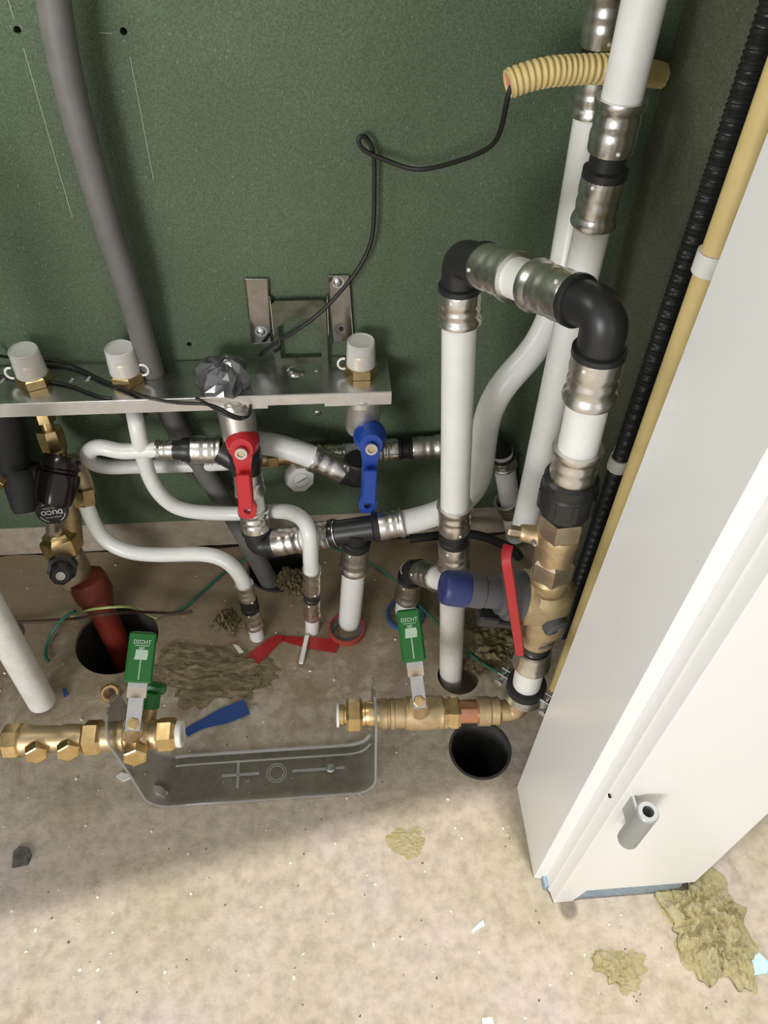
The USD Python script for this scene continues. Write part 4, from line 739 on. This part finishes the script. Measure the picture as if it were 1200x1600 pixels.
ribbon([(378, 1036), (405, 1022), (428, 1002), (442, 998)], [.020, .022, .018, .012], 'tape_red', 'red tape strip on the floor, the left piece below the thin pipe', .0012)
ribbon([(436, 996), (470, 1002), (500, 1006), (528, 1010)], [.008, .015, .021, .021], 'tape_red', 'red tape strip on the floor, the right piece under the white plastic sliver')
ribbon([(290, 1146), (315, 1132), (345, 1120), (386, 1104)], [.012, .014, .024, .024], 'tape_blue', 'blue tape strip on the floor behind the left brass valve', .002)
solo('plastic_sliver', 'white plastic sliver lying across the red tape', 'plastic scrap', obox((f_(480, 992, .007) + f_(470, 1038, .005)) / 2, f_(470, 1038, .005) - f_(480, 992, .007), (1, 0, 0), .046, .0065, .003, .0008), 'white_plastic')
lc = at(176, 1088, Z=0)
ln_ = thing('loose_nut', 'loose brass nut lying on the floor beside the left green lever', 'nut', lc)
ax = nrm([.15, -.55, .75]); part(ln_, 'hex', spin(lc + (0, 0, .010) - ax * .006, ax, [(0, .0085), (0, .0125), (.0015, .0138), (.009, .0138), (.0105, .0125), (.0105, .0085)], 6, ring=True, phase=.3), 'brass', smooth=20)
part(ln_, 'collar', spin(lc + (0, 0, .010) + ax * .0045, ax, [(0, .0085), (0, .0118), (.006, .0118), (.007, .0108), (.007, .0085)], 26, ring=True), 'brass'); part(ln_, 'ferrule', spin(lc + (0, 0, .010) - ax * .004, ax, [(0, .0072), (0, .0084), (.011, .0084), (.011, .0072)], 22, ring=True), 'copper')
def chip(pts, th, name, label, cat_, mt): P = [at(x, y, Z=0) for x, y in pts]; m = extr(Polygon([p[:2] for p in P]), th); m.apply_translation((0, 0, .0002)); return solo(name, label, cat_, m, mt, smooth=20)
chip([(22, 1332), (32, 1323), (46, 1326), (50, 1336), (44, 1352), (20, 1357)], .003, 'stone_chip', 'flat dark grey chip on the floor at the left edge', 'chip', 'foam_grey')
chip([(1160, 1516), (1172, 1492), (1182, 1488), (1200, 1506), (1196, 1522), (1175, 1525)], .004, 'paper_scrap', 'pale blue paper scrap beside the big wool lump', 'paper', 'pale_blue_paper')
chip([(98, 1078), (104, 1076), (107, 1086), (101, 1090)], .003, 'plastic_crumb', 'tiny blue plastic crumb between the white floor pipe and the loose nut', 'plastic scrap', 'blue_sleeve')
chip([(752, 1592), (768, 1590), (772, 1604), (754, 1606)], .004, 'plaster_chip', 'white plaster chip at the bottom edge', 'chip', 'white_plastic')
chip([(208, 0 + 1215), (205, 1212), (190, 1208), (182, 1214), (192, 1222)], .003, 'plastic_shaving', 'white plastic shaving left of the clear bracket', 'plastic scrap', 'white_plastic')
chip([(240, 1228), (253, 1230), (264, 1240), (258, 1247), (243, 1240)], .003, 'plaster_chip', 'white chip lying under the clear bracket base', 'chip', 'crumb')
chip([(747, 1444), (755, 1438), (757, 1447), (748, 1452), (738, 1459), (736, 1455)], .002, 'plastic_shaving', 'white shaving on the floor in front of the door frame', 'plastic scrap', 'white_plastic')
chip([(364, 1008), (372, 1010), (381, 1020), (374, 1022)], .003, 'plaster_chip', 'pale chip on the wool beside the left red tape', 'chip', 'crumb')
rng = np.random.default_rng(11)
def crumbs(n, smin, smax, mt, label, name, yb=None):
    ms = []
    for i in range(n):
        px, py = rng.uniform(0, 1200), rng.uniform(870, 1600); c = at(px, py, Z=0)
        if c[0] > .21 and c[1] > .23: continue
        if any(np.linalg.norm(c[:2] - h[0]) < h[1] + .006 for h in holes): continue
        s = rng.uniform(smin, smax); m = trimesh.creation.icosphere(0); m.vertices *= rng.uniform(.5, 1.3, (12, 1)) * np.array([s * rng.uniform(.6, 1.6), s, s * .6]); m.apply_transform(trimesh.transformations.rotation_matrix(rng.uniform(0, 6.28), (0, 0, 1))); m.apply_translation((c[0], c[1], s * .3)); ms.append(m)
    solo(name, label, 'debris', cat(*ms), mt, kind='stuff', smooth=False, loc=(0, 0, 0))
crumbs(230, .0006, .0021, 'crumb', 'pale plaster crumbs scattered over the whole floor', 'plaster_crumbs')
crumbs(120, .0005, .0014, 'dark_crumb', 'dark grit scattered over the whole floor', 'dark_grit')
